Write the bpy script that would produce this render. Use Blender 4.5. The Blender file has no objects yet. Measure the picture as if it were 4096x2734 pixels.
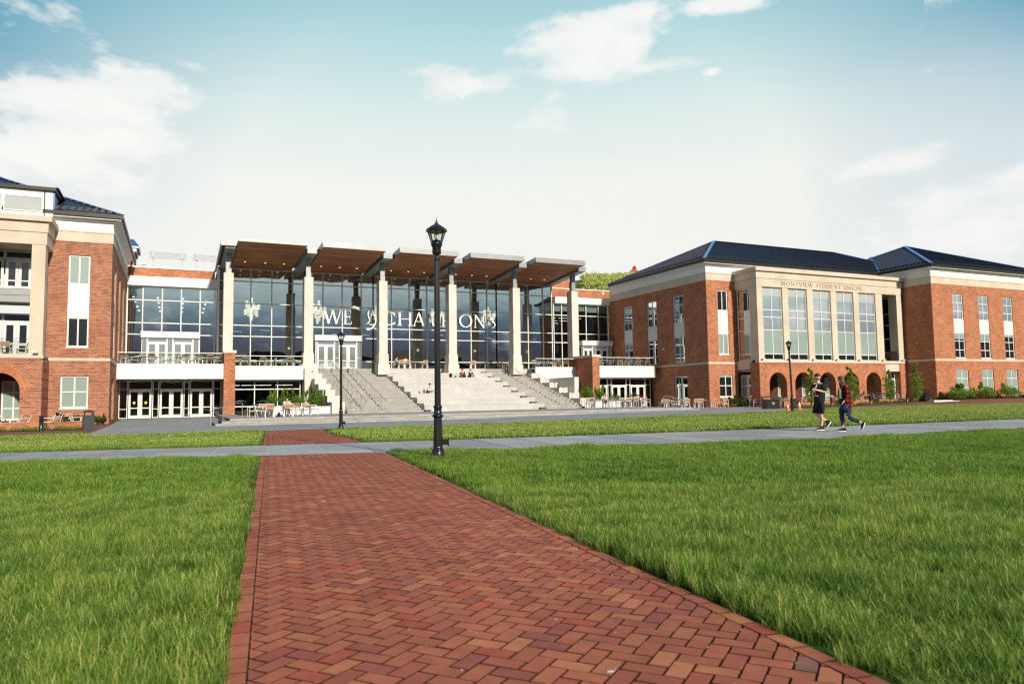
import bpy, math, random
from mathutils import Vector, Matrix
from math import sin, cos, pi, radians as R
random.seed(7)
scene = bpy.context.scene
COL = scene.collection

# ------------------------------------------------------------------ helpers
def link(o, parent=None):
    COL.objects.link(o)
    if parent is not None: o.parent = parent
    return o
def tag(o, label=None, cat=None, group=None, kind=None):
    if label: o['label'] = label
    if cat: o['category'] = cat
    if group: o['group'] = group
    if kind: o['kind'] = kind
    return o
def empty(name, loc=(0,0,0), rz=0.0, label=None, cat=None, group=None):
    o = bpy.data.objects.new(name, None); o.empty_display_size = .2
    link(o); o.location = loc; o.rotation_euler = (0,0,rz)
    return tag(o, label, cat, group)
def kids(o): return KID.get(o.name, [])
KID = {}
def copy_tree(o, parent=None):
    c = o.copy(); COL.objects.link(c)
    if parent is not None: c.parent = parent; KID.setdefault(parent.name, []).append(c)
    for ch in list(KID.get(o.name, [])): copy_tree(ch, c)
    return c
ORD = ['first','second','third','fourth','fifth','sixth','seventh','eighth','ninth','tenth','eleventh','twelfth','thirteenth','fourteenth']

class MB:
    def __init__(s): s.v=[]; s.f=[]; s.m=[]; s.uv=[]; s.sm=[]; s.c=[]; s.cur=(1,1,1)
    def poly(s, pts, m=0, uv=None, smooth=False):
        b=len(s.v); s.v += [tuple(p) for p in pts]; s.f.append(tuple(range(b,b+len(pts))))
        s.m.append(m); s.uv.append(uv); s.sm.append(smooth); s.c.append(s.cur)
    def faces(s, verts, faces, m=0, smooth=False):
        b=len(s.v); s.v += [tuple(p) for p in verts]
        for f in faces:
            s.f.append(tuple(b+i for i in f)); s.m.append(m); s.uv.append(None); s.sm.append(smooth); s.c.append(s.cur)
    def box(s, x0,x1,y0,y1,z0,z1, m=0):
        v=[(x0,y0,z0),(x1,y0,z0),(x1,y1,z0),(x0,y1,z0),(x0,y0,z1),(x1,y0,z1),(x1,y1,z1),(x0,y1,z1)]
        s.faces(v,[(3,2,1,0),(4,5,6,7),(0,1,5,4),(1,2,6,5),(2,3,7,6),(3,0,4,7)],m)
    def prism(s, pts, d, m=0, smooth=False):
        # polygon pts (3d) extruded along vector d
        n=len(pts); a=[Vector(p) for p in pts]; b=[p+Vector(d) for p in a]
        s.faces(a+b,[tuple(range(n))[::-1],tuple(range(n,2*n))]+[(i,(i+1)%n,n+(i+1)%n,n+i) for i in range(n)],m,smooth)
    def beam(s, a, b, w, h, m=0, up=(0,0,1)):
        a=Vector(a); b=Vector(b); d=(b-a)
        if d.length<1e-6: return
        d.normalize(); u=Vector(up)
        if abs(d.dot(u))>.98: u=Vector((0,1,0))
        r=d.cross(u).normalized(); u=r.cross(d).normalized()
        r*=w/2; u*=h/2
        s.faces([a-r-u,a+r-u,a+r+u,a-r+u,b-r-u,b+r-u,b+r+u,b-r+u],[(0,1,2,3),(7,6,5,4),(0,4,5,1),(1,5,6,2),(2,6,7,3),(3,7,4,0)],m)
    def tube(s, pts, rad, n=8, m=0, cap=True):
        pts=[Vector(p) for p in pts]
        if not hasattr(rad,'__len__'): rad=[rad]*len(pts)
        rings=[]; prev=None
        for i,p in enumerate(pts):
            if i==0: d=pts[1]-p
            elif i==len(pts)-1: d=p-pts[i-1]
            else: d=(pts[i+1]-p).normalized()+(p-pts[i-1]).normalized()
            d.normalize()
            if prev is None:
                u=Vector((0,0,1)) if abs(d.z)<.9 else Vector((1,0,0))
            else: u=prev
            r=d.cross(u).normalized(); u=r.cross(d).normalized(); prev=u
            rings.append([p+(r*cos(2*pi*k/n)+u*sin(2*pi*k/n))*rad[i] for k in range(n)])
        V=[v for rg in rings for v in rg]; F=[]
        for i in range(len(rings)-1):
            for k in range(n):
                F.append((i*n+k,i*n+(k+1)%n,(i+1)*n+(k+1)%n,(i+1)*n+k))
        s.faces(V,F,m,True)
        if cap:
            s.poly(rings[0][::-1],m); s.poly(rings[-1],m)
    def lathe(s, prof, c=(0,0,0), n=16, m=0, smooth=True, ph=0):
        V=[];F=[]
        for r,z in prof:
            V+=[(c[0]+r*cos(2*pi*k/n+ph),c[1]+r*sin(2*pi*k/n+ph),c[2]+z) for k in range(n)]
        for i in range(len(prof)-1):
            for k in range(n):
                F.append((i*n+k,i*n+(k+1)%n,(i+1)*n+(k+1)%n,(i+1)*n+k))
        s.faces(V,F,m,smooth)
    def ball(s, c, r, n=8, m=0, sc=(1,1,1)):
        prof=[(max(1e-4,sin(pi*i/n)),-cos(pi*i/n)) for i in range(n+1)]
        V=[];F=[];k2=n+2
        for a,z in prof:
            V+=[(c[0]+r*sc[0]*a*cos(2*pi*k/k2),c[1]+r*sc[1]*a*sin(2*pi*k/k2),c[2]+r*sc[2]*z) for k in range(k2)]
        for i in range(n):
            for k in range(k2):
                F.append((i*k2+k,i*k2+(k+1)%k2,(i+1)*k2+(k+1)%k2,(i+1)*k2+k))
        s.faces(V,F,m,True)
    def mesh(s, name, mats, color=False):
        me=bpy.data.meshes.new(name); me.from_pydata(s.v,[],s.f)
        for mt in mats: me.materials.append(mt)
        me.polygons.foreach_set('material_index', s.m)
        me.polygons.foreach_set('use_smooth', s.sm)
        uvl=me.uv_layers.new(name='UVMap').data
        k=0; co=s.v; buf=[0.0]*(2*len(me.loops))
        for p,f in enumerate(s.f):
            u=s.uv[p]
            if u is None:
                n=me.polygons[p].normal; ax=(abs(n.x),abs(n.y),abs(n.z))
                if ax[2]>=max(ax[0],ax[1]): g=lambda c:(c[0],c[1])
                elif ax[1]>=ax[0]: g=lambda c:(c[0],c[2])
                else: g=lambda c:(c[1],c[2])
                for i in f:
                    a=g(co[i]); buf[k]=a[0]; buf[k+1]=a[1]; k+=2
            else:
                for a in u: buf[k]=a[0]; buf[k+1]=a[1]; k+=2
        uvl.foreach_set('uv', buf)
        if color:
            at=me.color_attributes.new('Col','FLOAT_COLOR','CORNER'); cb=[]
            for p,f in enumerate(s.f): cb += list((*s.c[p],1.0))*len(f)
            at.data.foreach_set('color', cb)
        me.update(); return me
    def build(s, name, mats, parent=None, color=False, loc=None):
        if not isinstance(mats,(list,tuple)): mats=[mats]
        o=bpy.data.objects.new(name, s.mesh(name,mats,color)); link(o,parent)
        if parent is not None: KID.setdefault(parent.name,[]).append(o)
        if loc: o.location=loc
        return o

# ------------------------------------------------------------------ materials
def nmat(name):
    m=bpy.data.materials.new(name); m.use_nodes=True
    nt=m.node_tree; return m, nt, nt.nodes['Principled BSDF']
def N(nt,t,**k):
    n=nt.nodes.new(t)
    for a,b in k.items(): setattr(n,a,b)
    return n
def L(nt,a,b): nt.links.new(a,b)
def ramp(nt, fac, stops, interp='LINEAR'):
    r=N(nt,'ShaderNodeValToRGB'); cr=r.color_ramp; cr.interpolation=interp
    while len(cr.elements)<len(stops): cr.elements.new(.5)
    for e,(p,c) in zip(cr.elements,stops):
        e.position=p; e.color=(*c,1) if len(c)==3 else c
    L(nt,fac,r.inputs[0]); return r.outputs[0]
def mixc(nt, fac, a, b, mode='MIX'):
    m=N(nt,'ShaderNodeMix',data_type='RGBA',blend_type=mode)
    for s,v in ((0,fac),(6,a),(7,b)):
        if hasattr(v,'is_linked') or isinstance(v,bpy.types.NodeSocket): L(nt,v,m.inputs[s])
        else: m.inputs[s].default_value = v if s==0 else (*v,1)
    return m.outputs[2]
def math_(nt, op, a, b=0.0, c=None):
    m=N(nt,'ShaderNodeMath',operation=op)
    for i,v in enumerate((a,b,c)):
        if v is None: continue
        if isinstance(v,bpy.types.NodeSocket): L(nt,v,m.inputs[i])
        else: m.inputs[i].default_value=v
    return m.outputs[0]
def noise(nt, vec, scale, detail=3, rough=.55):
    n=N(nt,'ShaderNodeTexNoise'); n.inputs['Scale'].default_value=scale
    n.inputs['Detail'].default_value=detail; n.inputs['Roughness'].default_value=rough
    if vec is not None: L(nt,vec,n.inputs['Vector'])
    return n.outputs['Fac']
def bump(nt, bs, h, strength=.3, dist=.02):
    b=N(nt,'ShaderNodeBump'); b.inputs['Strength'].default_value=strength; b.inputs['Distance'].default_value=dist
    L(nt,h,b.inputs['Height']); L(nt,b.outputs[0],bs.inputs['Normal'])
def plain(name, col, rough=.6, metal=0, var=.12, scale=1.5, bmp=0, spec=.5):
    m,nt,b=nmat(name)
    g=N(nt,'ShaderNodeNewGeometry').outputs['Position']
    f=noise(nt,g,scale,4)
    lo=tuple(c*(1-var) for c in col); hi=tuple(min(1,c*(1+var)) for c in col)
    L(nt,ramp(nt,f,[(.3,lo),(.7,hi)]),b.inputs['Base Color'])
    b.inputs['Roughness'].default_value=rough; b.inputs['Metallic'].default_value=metal
    b.inputs['Specular IOR Level'].default_value=spec
    if bmp: bump(nt,b,noise(nt,g,40,3),bmp,.01)
    return m
def brickmat(name, c1, c2, mortar, w=.205, h=.0677, ms=.009, dark=(.05,.025,.02)):
    m,nt,b=nmat(name)
    uv=N(nt,'ShaderNodeUVMap').outputs[0]
    t=N(nt,'ShaderNodeTexBrick'); t.offset=.5
    L(nt,uv,t.inputs['Vector']); t.inputs['Scale'].default_value=1
    t.inputs['Brick Width'].default_value=w; t.inputs['Row Height'].default_value=h
    t.inputs['Mortar Size'].default_value=ms; t.inputs['Mortar Smooth'].default_value=.1; t.inputs['Bias'].default_value=-.2
    t.inputs['Color1'].default_value=(*c1,1); t.inputs['Color2'].default_value=(*c2,1); t.inputs['Mortar'].default_value=(*mortar,1)
    g=N(nt,'ShaderNodeNewGeometry').outputs['Position']
    f=noise(nt,g,.9,5,.6)
    c=mixc(nt,.55,t.outputs['Color'],ramp(nt,f,[(.3,(.62,.55,.52)),(.55,(.95,.95,.95)),(.75,(1.2,1.15,1.1))]),'MULTIPLY')
    c=mixc(nt,.35,c,ramp(nt,noise(nt,g,2.6,3,.7),[(.32,(.66,.62,.60)),(.68,(1.28,1.24,1.2))]),'MULTIPLY')
    # efflorescence / weathering streaks near the foot
    f2=noise(nt,g,3.5,4,.7)
    c=mixc(nt,ramp(nt,f2,[(.62,(0,0,0)),(.8,(.25,.25,.25))]),c,(.5,.36,.28))
    L(nt,c,b.inputs['Base Color']); b.inputs['Roughness'].default_value=.9; b.inputs['Specular IOR Level'].default_value=.2
    bump(nt,b,t.outputs['Fac'],-.5,.01)
    return m
M={}
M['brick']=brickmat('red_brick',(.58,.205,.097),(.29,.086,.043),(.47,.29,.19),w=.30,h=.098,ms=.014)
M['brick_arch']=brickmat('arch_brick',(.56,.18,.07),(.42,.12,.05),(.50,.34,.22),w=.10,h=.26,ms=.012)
M['brick_left']=brickmat('browner_red_brick',(.48,.183,.108),(.19,.063,.041),(.46,.29,.20),w=.30,h=.10,ms=.016)  # darker, browner brick tone for the left building
M['porch']=brickmat('shaded_porch_brick',(.13,.045,.025),(.07,.03,.02),(.13,.09,.06),w=.30,h=.1)  # darkened brick: shade inside the arcade is put into the colour
M['brick_dark']=brickmat('interior_brick',(.16,.085,.035),(.09,.05,.025),(.34,.27,.15),w=.2,h=.085,ms=.012)
M['stone']=plain('limestone',(.64,.565,.46),.85,0,.10,.7,.15,.2)
M['precast']=plain('pale_precast_stone',(.70,.66,.60),.85,0,.10,.8,.15,.2)
M['blind']=plain('pale_blind',(.62,.72,.66),.9,0,.03,1)
M['white']=plain('white_panel',(.80,.80,.79),.45,0,.03,.5)
M['frame']=plain('white_window_frame',(.78,.78,.77),.4,0,.03,2)
M['metal']=plain('grey_metal',(.30,.315,.325),.4,.25,.08,1)
M['alu']=plain('brushed_aluminium',(.62,.60,.57),.4,.3,.08,3)
M['steel']=plain('stainless_rail',(.52,.49,.45),.35,.55,.1,6)
M['gutter']=plain('dark_gutter',(.018,.016,.018),.4,.2,.1,2)
M['black']=plain('black_paint',(.012,.012,.014),.28,.0,.2,3,0,.6)
M['black_soft']=plain('black_fabric',(.010,.010,.012),.9,0,.2,8)
M['dark_metal']=plain('dark_bin_metal',(.035,.04,.05),.45,.3,.15,4)
M['planter']=plain('pale_concrete',(.70,.71,.73),.8,0,.07,2,.1)
M['soil']=plain('mulch',(.05,.03,.02),1,0,.3,10,.4)
M['gravelstep']=plain('seat_granite',(.56,.56,.54),.8,0,.06,1.4,.1,.3)
M['darkend']=plain('dark_stone_and_shade',(.10,.095,.09),.8,0,.2,3)  # real stone on lamp plinths, painted shade on the step ends
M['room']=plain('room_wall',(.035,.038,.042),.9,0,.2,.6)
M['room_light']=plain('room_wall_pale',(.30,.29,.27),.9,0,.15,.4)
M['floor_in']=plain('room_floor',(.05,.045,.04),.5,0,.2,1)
M['orange']=plain('orange_plastic',(.85,.20,.04),.5,0,.08,5)
M['whitep']=plain('white_plastic',(.82,.82,.80),.5,0,.04,5)
M['yellow']=plain('yellow_sticker',(.8,.55,.03),.6,0,.05,5)
M['red']=plain('red_cloth',(.6,.02,.02),.9,0,.1,9)
M['hedge_dark']=plain('hedge_core',(.02,.035,.01),1,0,.3,5)

def roofmat():
    m,nt,b=nmat('blue_metal_roof')
    g=N(nt,'ShaderNodeNewGeometry').outputs['Position']
    f=noise(nt,g,1.2,3)
    L(nt,ramp(nt,f,[(.3,(.030,.032,.060)),(.7,(.046,.050,.090))]),b.inputs['Base Color'])
    b.inputs['Roughness'].default_value=.38; b.inputs['Metallic'].default_value=.35; return m
M['roof']=roofmat()
M['ridge']=plain('bright_ridge_metal',(.10,.20,.56),.3,.5,.1,1)

def woodmat(name, cols, pw=.14, pl=2.4, rough=.55, rot=False):
    m,nt,b=nmat(name)
    uv=N(nt,'ShaderNodeUVMap').outputs[0]
    t=N(nt,'ShaderNodeTexBrick'); t.offset=.37; L(nt,uv,t.inputs['Vector']); t.inputs['Scale'].default_value=1
    t.inputs['Brick Width'].default_value=pl; t.inputs['Row Height'].default_value=pw
    t.inputs['Mortar Size'].default_value=.004; t.inputs['Bias'].default_value=0
    t.inputs['Color1'].default_value=(*cols[0],1); t.inputs['Color2'].default_value=(*cols[1],1); t.inputs['Mortar'].default_value=(*[c*.4 for c in cols[1]],1)
    mp=N(nt,'ShaderNodeMapping'); mp.inputs['Scale'].default_value=(.35,3.2,1); L(nt,uv,mp.inputs['Vector'])
    f=noise(nt,mp.outputs[0],1.1,4,.6)
    c=mixc(nt,.75,t.outputs['Color'],ramp(nt,f,[(.3,(.45,.4,.35)),(.7,(1.3,1.25,1.2))]),'MULTIPLY')
    L(nt,c,b.inputs['Base Color']); b.inputs['Roughness'].default_value=rough
    return m
M['soffit']=woodmat('cedar_soffit',((.62,.265,.100),(.21,.070,.026)))
M['wallwood']=woodmat('hall_wood_wall',((.20,.085,.035),(.06,.025,.012)),pw=.3,pl=6)
M['teak']=woodmat('teak_slats',((.55,.26,.10),(.44,.20,.075)),pw=.06,pl=1)

def tilemat(name, c1, c2, mortar, w, h, ms=.012, rough=.75, var=(.8,1.15), sc=1.2):
    m,nt,b=nmat(name)
    uv=N(nt,'ShaderNodeUVMap').outputs[0]
    t=N(nt,'ShaderNodeTexBrick'); t.offset=.4; L(nt,uv,t.inputs['Vector']); t.inputs['Scale'].default_value=1
    t.inputs['Brick Width'].default_value=w; t.inputs['Row Height'].default_value=h; t.inputs['Mortar Size'].default_value=ms
    t.inputs['Color1'].default_value=(*c1,1); t.inputs['Color2'].default_value=(*c2,1); t.inputs['Mortar'].default_value=(*mortar,1)
    g=N(nt,'ShaderNodeNewGeometry').outputs['Position']
    f=noise(nt,g,sc,5,.65)
    c=mixc(nt,.8,t.outputs['Color'],ramp(nt,f,[(.3,(var[0],)*3),(.7,(var[1],)*3)]),'MULTIPLY')
    L(nt,c,b.inputs['Base Color']); b.inputs['Roughness'].default_value=rough
    bump(nt,b,f,.15,.01)
    return m
M['plaza']=tilemat('bluestone_paving',(.325,.345,.37),(.265,.285,.31),(.42,.42,.40),.9,.6,.014)
M['step']=tilemat('step_stone',(.47,.455,.425),(.40,.39,.365),(.24,.21,.17),1.6,.1675,.008,.8,(.72,1.22),1.6)
M['tread']=tilemat('tread_stone',(.37,.375,.375),(.32,.325,.33),(.2,.18,.16),1.6,.64,.008)
M['seatstone']=tilemat('bleacher_stone',(.56,.55,.535),(.505,.495,.48),(.42,.40,.37),1.9,.5,.006,.8,(.86,1.1),1.3)
M['pavebrick']=tilemat('brick_pavement',(.24,.085,.055),(.19,.065,.045),(.12,.08,.06),.2,.1,.008,.9,(.8,1.2),.8)
M['slab']=plain('bluestone_slab',(.36,.40,.45),.7,0,.08,1.5,.1)

def colattr(name, rough=.8, var=.2, bmp=.15, sat=None):
    m,nt,b=nmat(name)
    a=N(nt,'ShaderNodeAttribute',attribute_name='Col').outputs['Color']
    g=N(nt,'ShaderNodeNewGeometry').outputs['Position']
    f=noise(nt,g,9,5,.65)
    c=mixc(nt,.8,a,ramp(nt,f,[(.3,(1-var,)*3),(.7,(1+var,)*3)]),'MULTIPLY')
    f2=noise(nt,g,.5,4,.6)
    c=mixc(nt,.6,c,ramp(nt,f2,[(.35,(.8,.8,.8)),(.65,(1.12,1.1,1.08))]),'MULTIPLY')
    L(nt,c,b.inputs['Base Color']); b.inputs['Roughness'].default_value=rough
    b.inputs['Specular IOR Level'].default_value=.3
    if bmp: bump(nt,b,noise(nt,g,60,4),bmp,.004)
    return m
M['paver']=colattr('clay_paver',.8)
M['flag']=colattr('flagstone',.65,.12,.1)

def leafmat(name, c, trans=.35, var=.35):
    m,nt,b=nmat(name)
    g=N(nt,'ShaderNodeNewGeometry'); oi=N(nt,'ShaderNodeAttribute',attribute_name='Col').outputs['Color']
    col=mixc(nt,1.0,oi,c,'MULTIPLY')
    out=nt.nodes['Material Output']
    L(nt,col,b.inputs['Base Color']); b.inputs['Roughness'].default_value=.55; b.inputs['Specular IOR Level'].default_value=.25
    t=N(nt,'ShaderNodeBsdfTranslucent'); L(nt,col,t.inputs[0])
    mx=N(nt,'ShaderNodeMixShader'); mx.inputs[0].default_value=trans
    L(nt,b.outputs[0],mx.inputs[1]); L(nt,t.outputs[0],mx.inputs[2]); L(nt,mx.outputs[0],out.inputs[0])
    return m
M['leaf']=leafmat('shrub_leaf',(.17,.30,.045))
M['leaf_dark']=leafmat('dark_leaf',(.06,.10,.025))
M['leaf_tree']=leafmat('young_tree_leaf',(.20,.30,.05))
M['leaf_hill']=leafmat('hazy_hill_leaf',(.52,.58,.20),.3)  # lightened leaf green: distance haze put into the colour
M['bark']=plain('bark',(.10,.07,.05),.95,0,.3,8,.3)

def glass_opaque(name, col, refl=.16, rough=.02):
    m,nt,b=nmat(name); out=nt.nodes['Material Output']
    b.inputs['Base Color'].default_value=(*col,1); b.inputs['Roughness'].default_value=.5; b.inputs['Specular IOR Level'].default_value=.1
    gl=N(nt,'ShaderNodeBsdfGlossy'); gl.inputs['Roughness'].default_value=rough; gl.inputs[0].default_value=(.85,.9,.93,1)
    lw=N(nt,'ShaderNodeLayerWeight'); lw.inputs[0].default_value=.25
    f=math_(nt,'ADD',math_(nt,'MULTIPLY',lw.outputs['Fresnel'],.7),refl)
    g=N(nt,'ShaderNodeNewGeometry').outputs['Position']
    bp=N(nt,'ShaderNodeBump'); bp.inputs['Strength'].default_value=.05; bp.inputs['Distance'].default_value=.08
    L(nt,noise(nt,g,.7,1),bp.inputs['Height']); L(nt,bp.outputs[0],gl.inputs['Normal'])
    mx=N(nt,'ShaderNodeMixShader'); L(nt,f,mx.inputs[0]); L(nt,b.outputs[0],mx.inputs[1]); L(nt,gl.outputs[0],mx.inputs[2])
    L(nt,mx.outputs[0],out.inputs[0]); return m
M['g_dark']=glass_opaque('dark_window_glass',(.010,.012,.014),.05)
M['g_blind']=glass_opaque('glass_over_blind',(.30,.395,.365),.10)
M['g_sky']=glass_opaque('sky_reflecting_glass',(.33,.38,.38),.46)  # pale base colour adds painted sky reflection to the real gloss
M['g_blind_skypaint']=glass_opaque('blind_and_painted_sky_glass',(.46,.49,.48),.14)  # white blinds; on the attic, sky reflection painted into the base colour
def glass_clear(name, refl, tint, wav=.16):
    m,nt,b=nmat(name); out=nt.nodes['Material Output']; nt.nodes.remove(b)
    tr=N(nt,'ShaderNodeBsdfTransparent'); tr.inputs[0].default_value=(*tint,1)
    gl=N(nt,'ShaderNodeBsdfGlossy'); gl.inputs['Roughness'].default_value=.0; gl.inputs[0].default_value=(.82,.92,.95,1)
    lw=N(nt,'ShaderNodeLayerWeight'); lw.inputs[0].default_value=.3
    f=math_(nt,'ADD',math_(nt,'MULTIPLY',lw.outputs['Fresnel'],.8),refl)
    g=N(nt,'ShaderNodeNewGeometry').outputs['Position']
    bp=N(nt,'ShaderNodeBump'); bp.inputs['Strength'].default_value=wav; bp.inputs['Distance'].default_value=.08
    L(nt,noise(nt,g,.45,1),bp.inputs['Height']); L(nt,bp.outputs[0],gl.inputs['Normal'])
    mx=N(nt,'ShaderNodeMixShader'); L(nt,f,mx.inputs[0]); L(nt,tr.outputs[0],mx.inputs[1]); L(nt,gl.outputs[0],mx.inputs[2])
    L(nt,mx.outputs[0],out.inputs[0]); return m
M['glass']=glass_clear('curtain_glass',.42,(.36,.44,.45))
M['glass_lo']=glass_clear('lobby_glass',.08,(.50,.56,.56))
M['glass_rail']=glass_clear('rail_glass',.03,(.90,.94,.93),.02)
def emit(name, col, s):
    m,nt,b=nmat(name); m.cycles.emission_sampling='NONE'; b.inputs['Base Color'].default_value=(*col,1)
    b.inputs['Emission Color'].default_value=(*col,1); b.inputs['Emission Strength'].default_value=s; return m
M['lamp']=emit('ceiling_lamp',(1,.92,.75),4.0)
M['tube']=emit('pendant_tube',(1,.93,.80),1.7)
M['cyl']=emit('chandelier_shade',(1,.82,.58),2.5)
M['screen']=plain('screen_metal',(.42,.43,.48),.5,.1,.05,1)
M['spot']=emit('soffit_spot',(1,.9,.7),1.6)

# ------------------------------------------------------------------ ground height
def sst(a,b,x):
    t=max(0,min(1,(x-a)/(b-a))); return t*t*(3-2*t)
def gz(X,Y):
    base=.28-.18*sst(15,36,X)
    z=-base*sst(20,35,Y)
    z+=(base-.12)*sst(52,64,Y)*(1-sst(20,40,X))
    z+=.40*sst(52,74,X)*sst(43.5,48.5,Y)
    z+=.03*sst(30,46,X)*sst(44,54,Y)
    return z
PA=R(6.42)
def pw(u,v): return (u*cos(PA)+v*sin(PA), -u*sin(PA)+v*cos(PA))
def wp(X,Y): return (X*cos(PA)-Y*sin(PA), X*sin(PA)+Y*cos(PA))
def interp(tab,x):
    if x<=tab[0][0]: return tab[0][1]
    for (a,b),(c,d) in zip(tab,tab[1:]):
        if x<=c:
            t=(x-a)/(c-a); t=t*t*(3-2*t); return b+(d-b)*t
    return tab[-1][1]
WN=[(-40,20.6),(-7,18.7),(-1.5,17.6),(2.7,17.05),(8,16.15),(13,15.8),(17,16.0),(23,17.1),(30,18.2),(90,21.0)]
def wn(u): return sum(interp(WN,u+k*.6) for k in range(-6,7))/13
def wf(u): return sum(interp(WF,u+k*.6) for k in range(-6,7))/13
WF=[(-40,23.8),(-8,22.5),(1,21.3),(8,21.0),(18,21.3),(30,22.3),(90,24.6)]
PU0,PU1=-.19,2.50
PEND=38.4
def lawn_edge(X):
    if X<-3.9: return 41.3
    if X<4: return 38.8
    if X<34: return 38.4
    return 38.4+4.7*sst(34,50,X)

def sheet(name, xs, ys_f, mat, dz, uvf=None, conv=None, kind='structure'):
    # grid sheet: xs list; ys_f(x)-> list of same-length y values
    mb=MB(); grid=[]
    for x in xs:
        grid.append([(x,y) for y in ys_f(x)])
    for i in range(len(xs)-1):
        for j in range(len(grid[0])-1):
            q=[grid[i][j],grid[i+1][j],grid[i+1][j+1],grid[i][j+1]]
            p=[conv(*a) if conv else a for a in q]
            mb.poly([(a[0],a[1],gz(*a)+dz) for a in p],0,uv=q,smooth=True)
    o=mb.build(name,mat); tag(o,kind=kind); return o
def lin(a,b,n): return [a+(b-a)*i/n for i in range(n+1)]

# ground sheet to the horizon
def groundmat():
    m,nt,b=nmat('lawn_soil')
    g=N(nt,'ShaderNodeNewGeometry').outputs['Position']
    f=noise(nt,g,.6,6,.7); f2=noise(nt,g,14,4,.7)
    c=ramp(nt,f,[(.3,(.045,.085,.018)),(.55,(.065,.12,.026)),(.75,(.10,.15,.04))])
    c=mixc(nt,.6,c,ramp(nt,f2,[(.3,(.5,.5,.5)),(.7,(1.2,1.2,1.2))]),'MULTIPLY')
    L(nt,c,b.inputs['Base Color']); b.inputs['Roughness'].default_value=1; b.inputs['Specular IOR Level'].default_value=.1
    return m
M['ground']=groundmat()
gx=[-900,-400,-200,-100,-60]+lin(-45,110,62)+[130,200,400,900]
gy=[-900,-400,-150,-60,-20]+lin(-5,75,50)+[90,120,200,400,900]
sheet('ground',gx,lambda x:gy,M['ground'],0)

# plaza + brick pavements (each a sheet a little above the ground)
sheet('plaza',lin(-3.85,48.5,40),lambda x:[lawn_edge(x)]+lin(max(44.5,lawn_edge(x)+1),73.8,18),M['plaza'],.012)
sheet('brick_pavement',lin(-30,-3.75,16),lambda x:lin(41.3,58,12),M['pavebrick'],.006)
sheet('brick_pavement',lin(46.2,95,36),lambda x:lin(lawn_edge(x),48.0,8),M['pavebrick'],.016)
sheet('porch_paving',lin(49.0,70.8,20),lambda x:lin(49.4,56.1,6),M['plaza'],.024)

# bluestone walkway: individually cut flags on a pale mortar bed
def walk_bed():
    sheet('walkway',lin(-40,90,90),lambda u:lin(wn(u)+.01,wf(u)-.01,3),
          plain('mortar_bed',(.50,.50,.48),.9,0,.1,4),.006,conv=pw)
walk_bed()
fb=MB(); rnd=random.Random(3); u=-40.0
while u<90:
    wdt=rnd.uniform(1.05,1.3)
    parts=rnd.choice([[0,1],[0,.34,1],[0,.62,1],[0,.5,1],[0,.3,.7,1]])
    for a,b in zip(parts,parts[1:]):
        g=.020; t=rnd.uniform(.86,1.14)
        base=rnd.choice([(.365,.385,.415),(.39,.40,.415),(.335,.36,.395),(.41,.405,.39),(.38,.40,.43)])
        fb.cur=tuple(c*t*1.03 for c in base)
        pts=[]
        for (uu,vv) in ((u+g,a),(u+wdt-g,a),(u+wdt-g,b),(u+g,b)):
            n0,f0=wn(uu),wf(uu); vvv=n0+(f0-n0)*vv+(g if vv==a else -g)
            X,Y=pw(uu,vvv); pts.append((X,Y,gz(X,Y)+.014))
        fb.poly(pts)
    u+=wdt
o=fb.build('walkway_flags',M['flag'],color=True); tag(o,kind='structure')

# brick path: real herringbone pavers
def clip(poly, u0,u1):
    for lim,sg in ((u0,1),(u1,-1)):
        out=[]
        for i in range(len(poly)):
            a=poly[i]; b=poly[(i+1)%len(poly)]
            ia=(a[0]-lim)*sg>=0; ib=(b[0]-lim)*sg>=0
            if ia: out.append(a)
            if ia!=ib:
                t=(lim-a[0])/(b[0]-a[0]); out.append((lim,a[1]+t*(b[1]-a[1])))
        poly=out
        if len(poly)<3: return []
    return poly
def clipv(poly, v0,v1):
    p=clip([(b,a) for a,b in poly],v0,v1); return [(b,a) for a,b in p]
pb=MB(); rnd=random.Random(11)
def bcol():
    r=rnd.random()
    if r<.50: c=(.385,.120,.066)
    elif r<.74: c=(.335,.092,.060)
    elif r<.88: c=(.44,.160,.080)
    elif r<.95: c=(.315,.095,.070)
    elif r<.997: c=(.40,.090,.052)
    else: c=(.27,.125,.10)
    t=rnd.uniform(.88,1.10)*1.14; return tuple(x*t for x in c)
def add_brick(poly):
    area=0
    for i in range(len(poly)):
        a=poly[i]; b=poly[(i+1)%len(poly)]; area+=a[0]*b[1]-a[1]*b[0]
    if abs(area)/2<.0006: return
    cx=sum(p[0] for p in poly)/len(poly); cy=sum(p[1] for p in poly)/len(poly)
    pb.cur=bcol(); dzz=rnd.uniform(-.0015,.002); tx=rnd.uniform(-.012,.012); ty=rnd.uniform(-.012,.012)
    def P(p,ins,z):
        dx,dy=p[0]-cx,p[1]-cy; l=math.hypot(dx,dy) or 1
        q=(p[0]-dx/l*ins*1.3,p[1]-dy/l*ins*1.3); X,Y=pw(*q)
        return (X,Y,gz(X,Y)+z+dzz+tx*dx+ty*dy)
    top=[P(p,.0072,.020) for p in poly]; mid=[P(p,.0060,.009) for p in poly]; n=len(poly)
    pb.faces(top,[tuple(range(n))]); pb.cur=tuple(x*.22 for x in pb.cur)  # side faces darkened: joint shade put into the brick colour
    pb.faces(top+mid,[(n+i,n+(i+1)%n,(i+1)%n,i) for i in range(n)])
s=.1015; q=math.sqrt(.5); bord=.104
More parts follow.
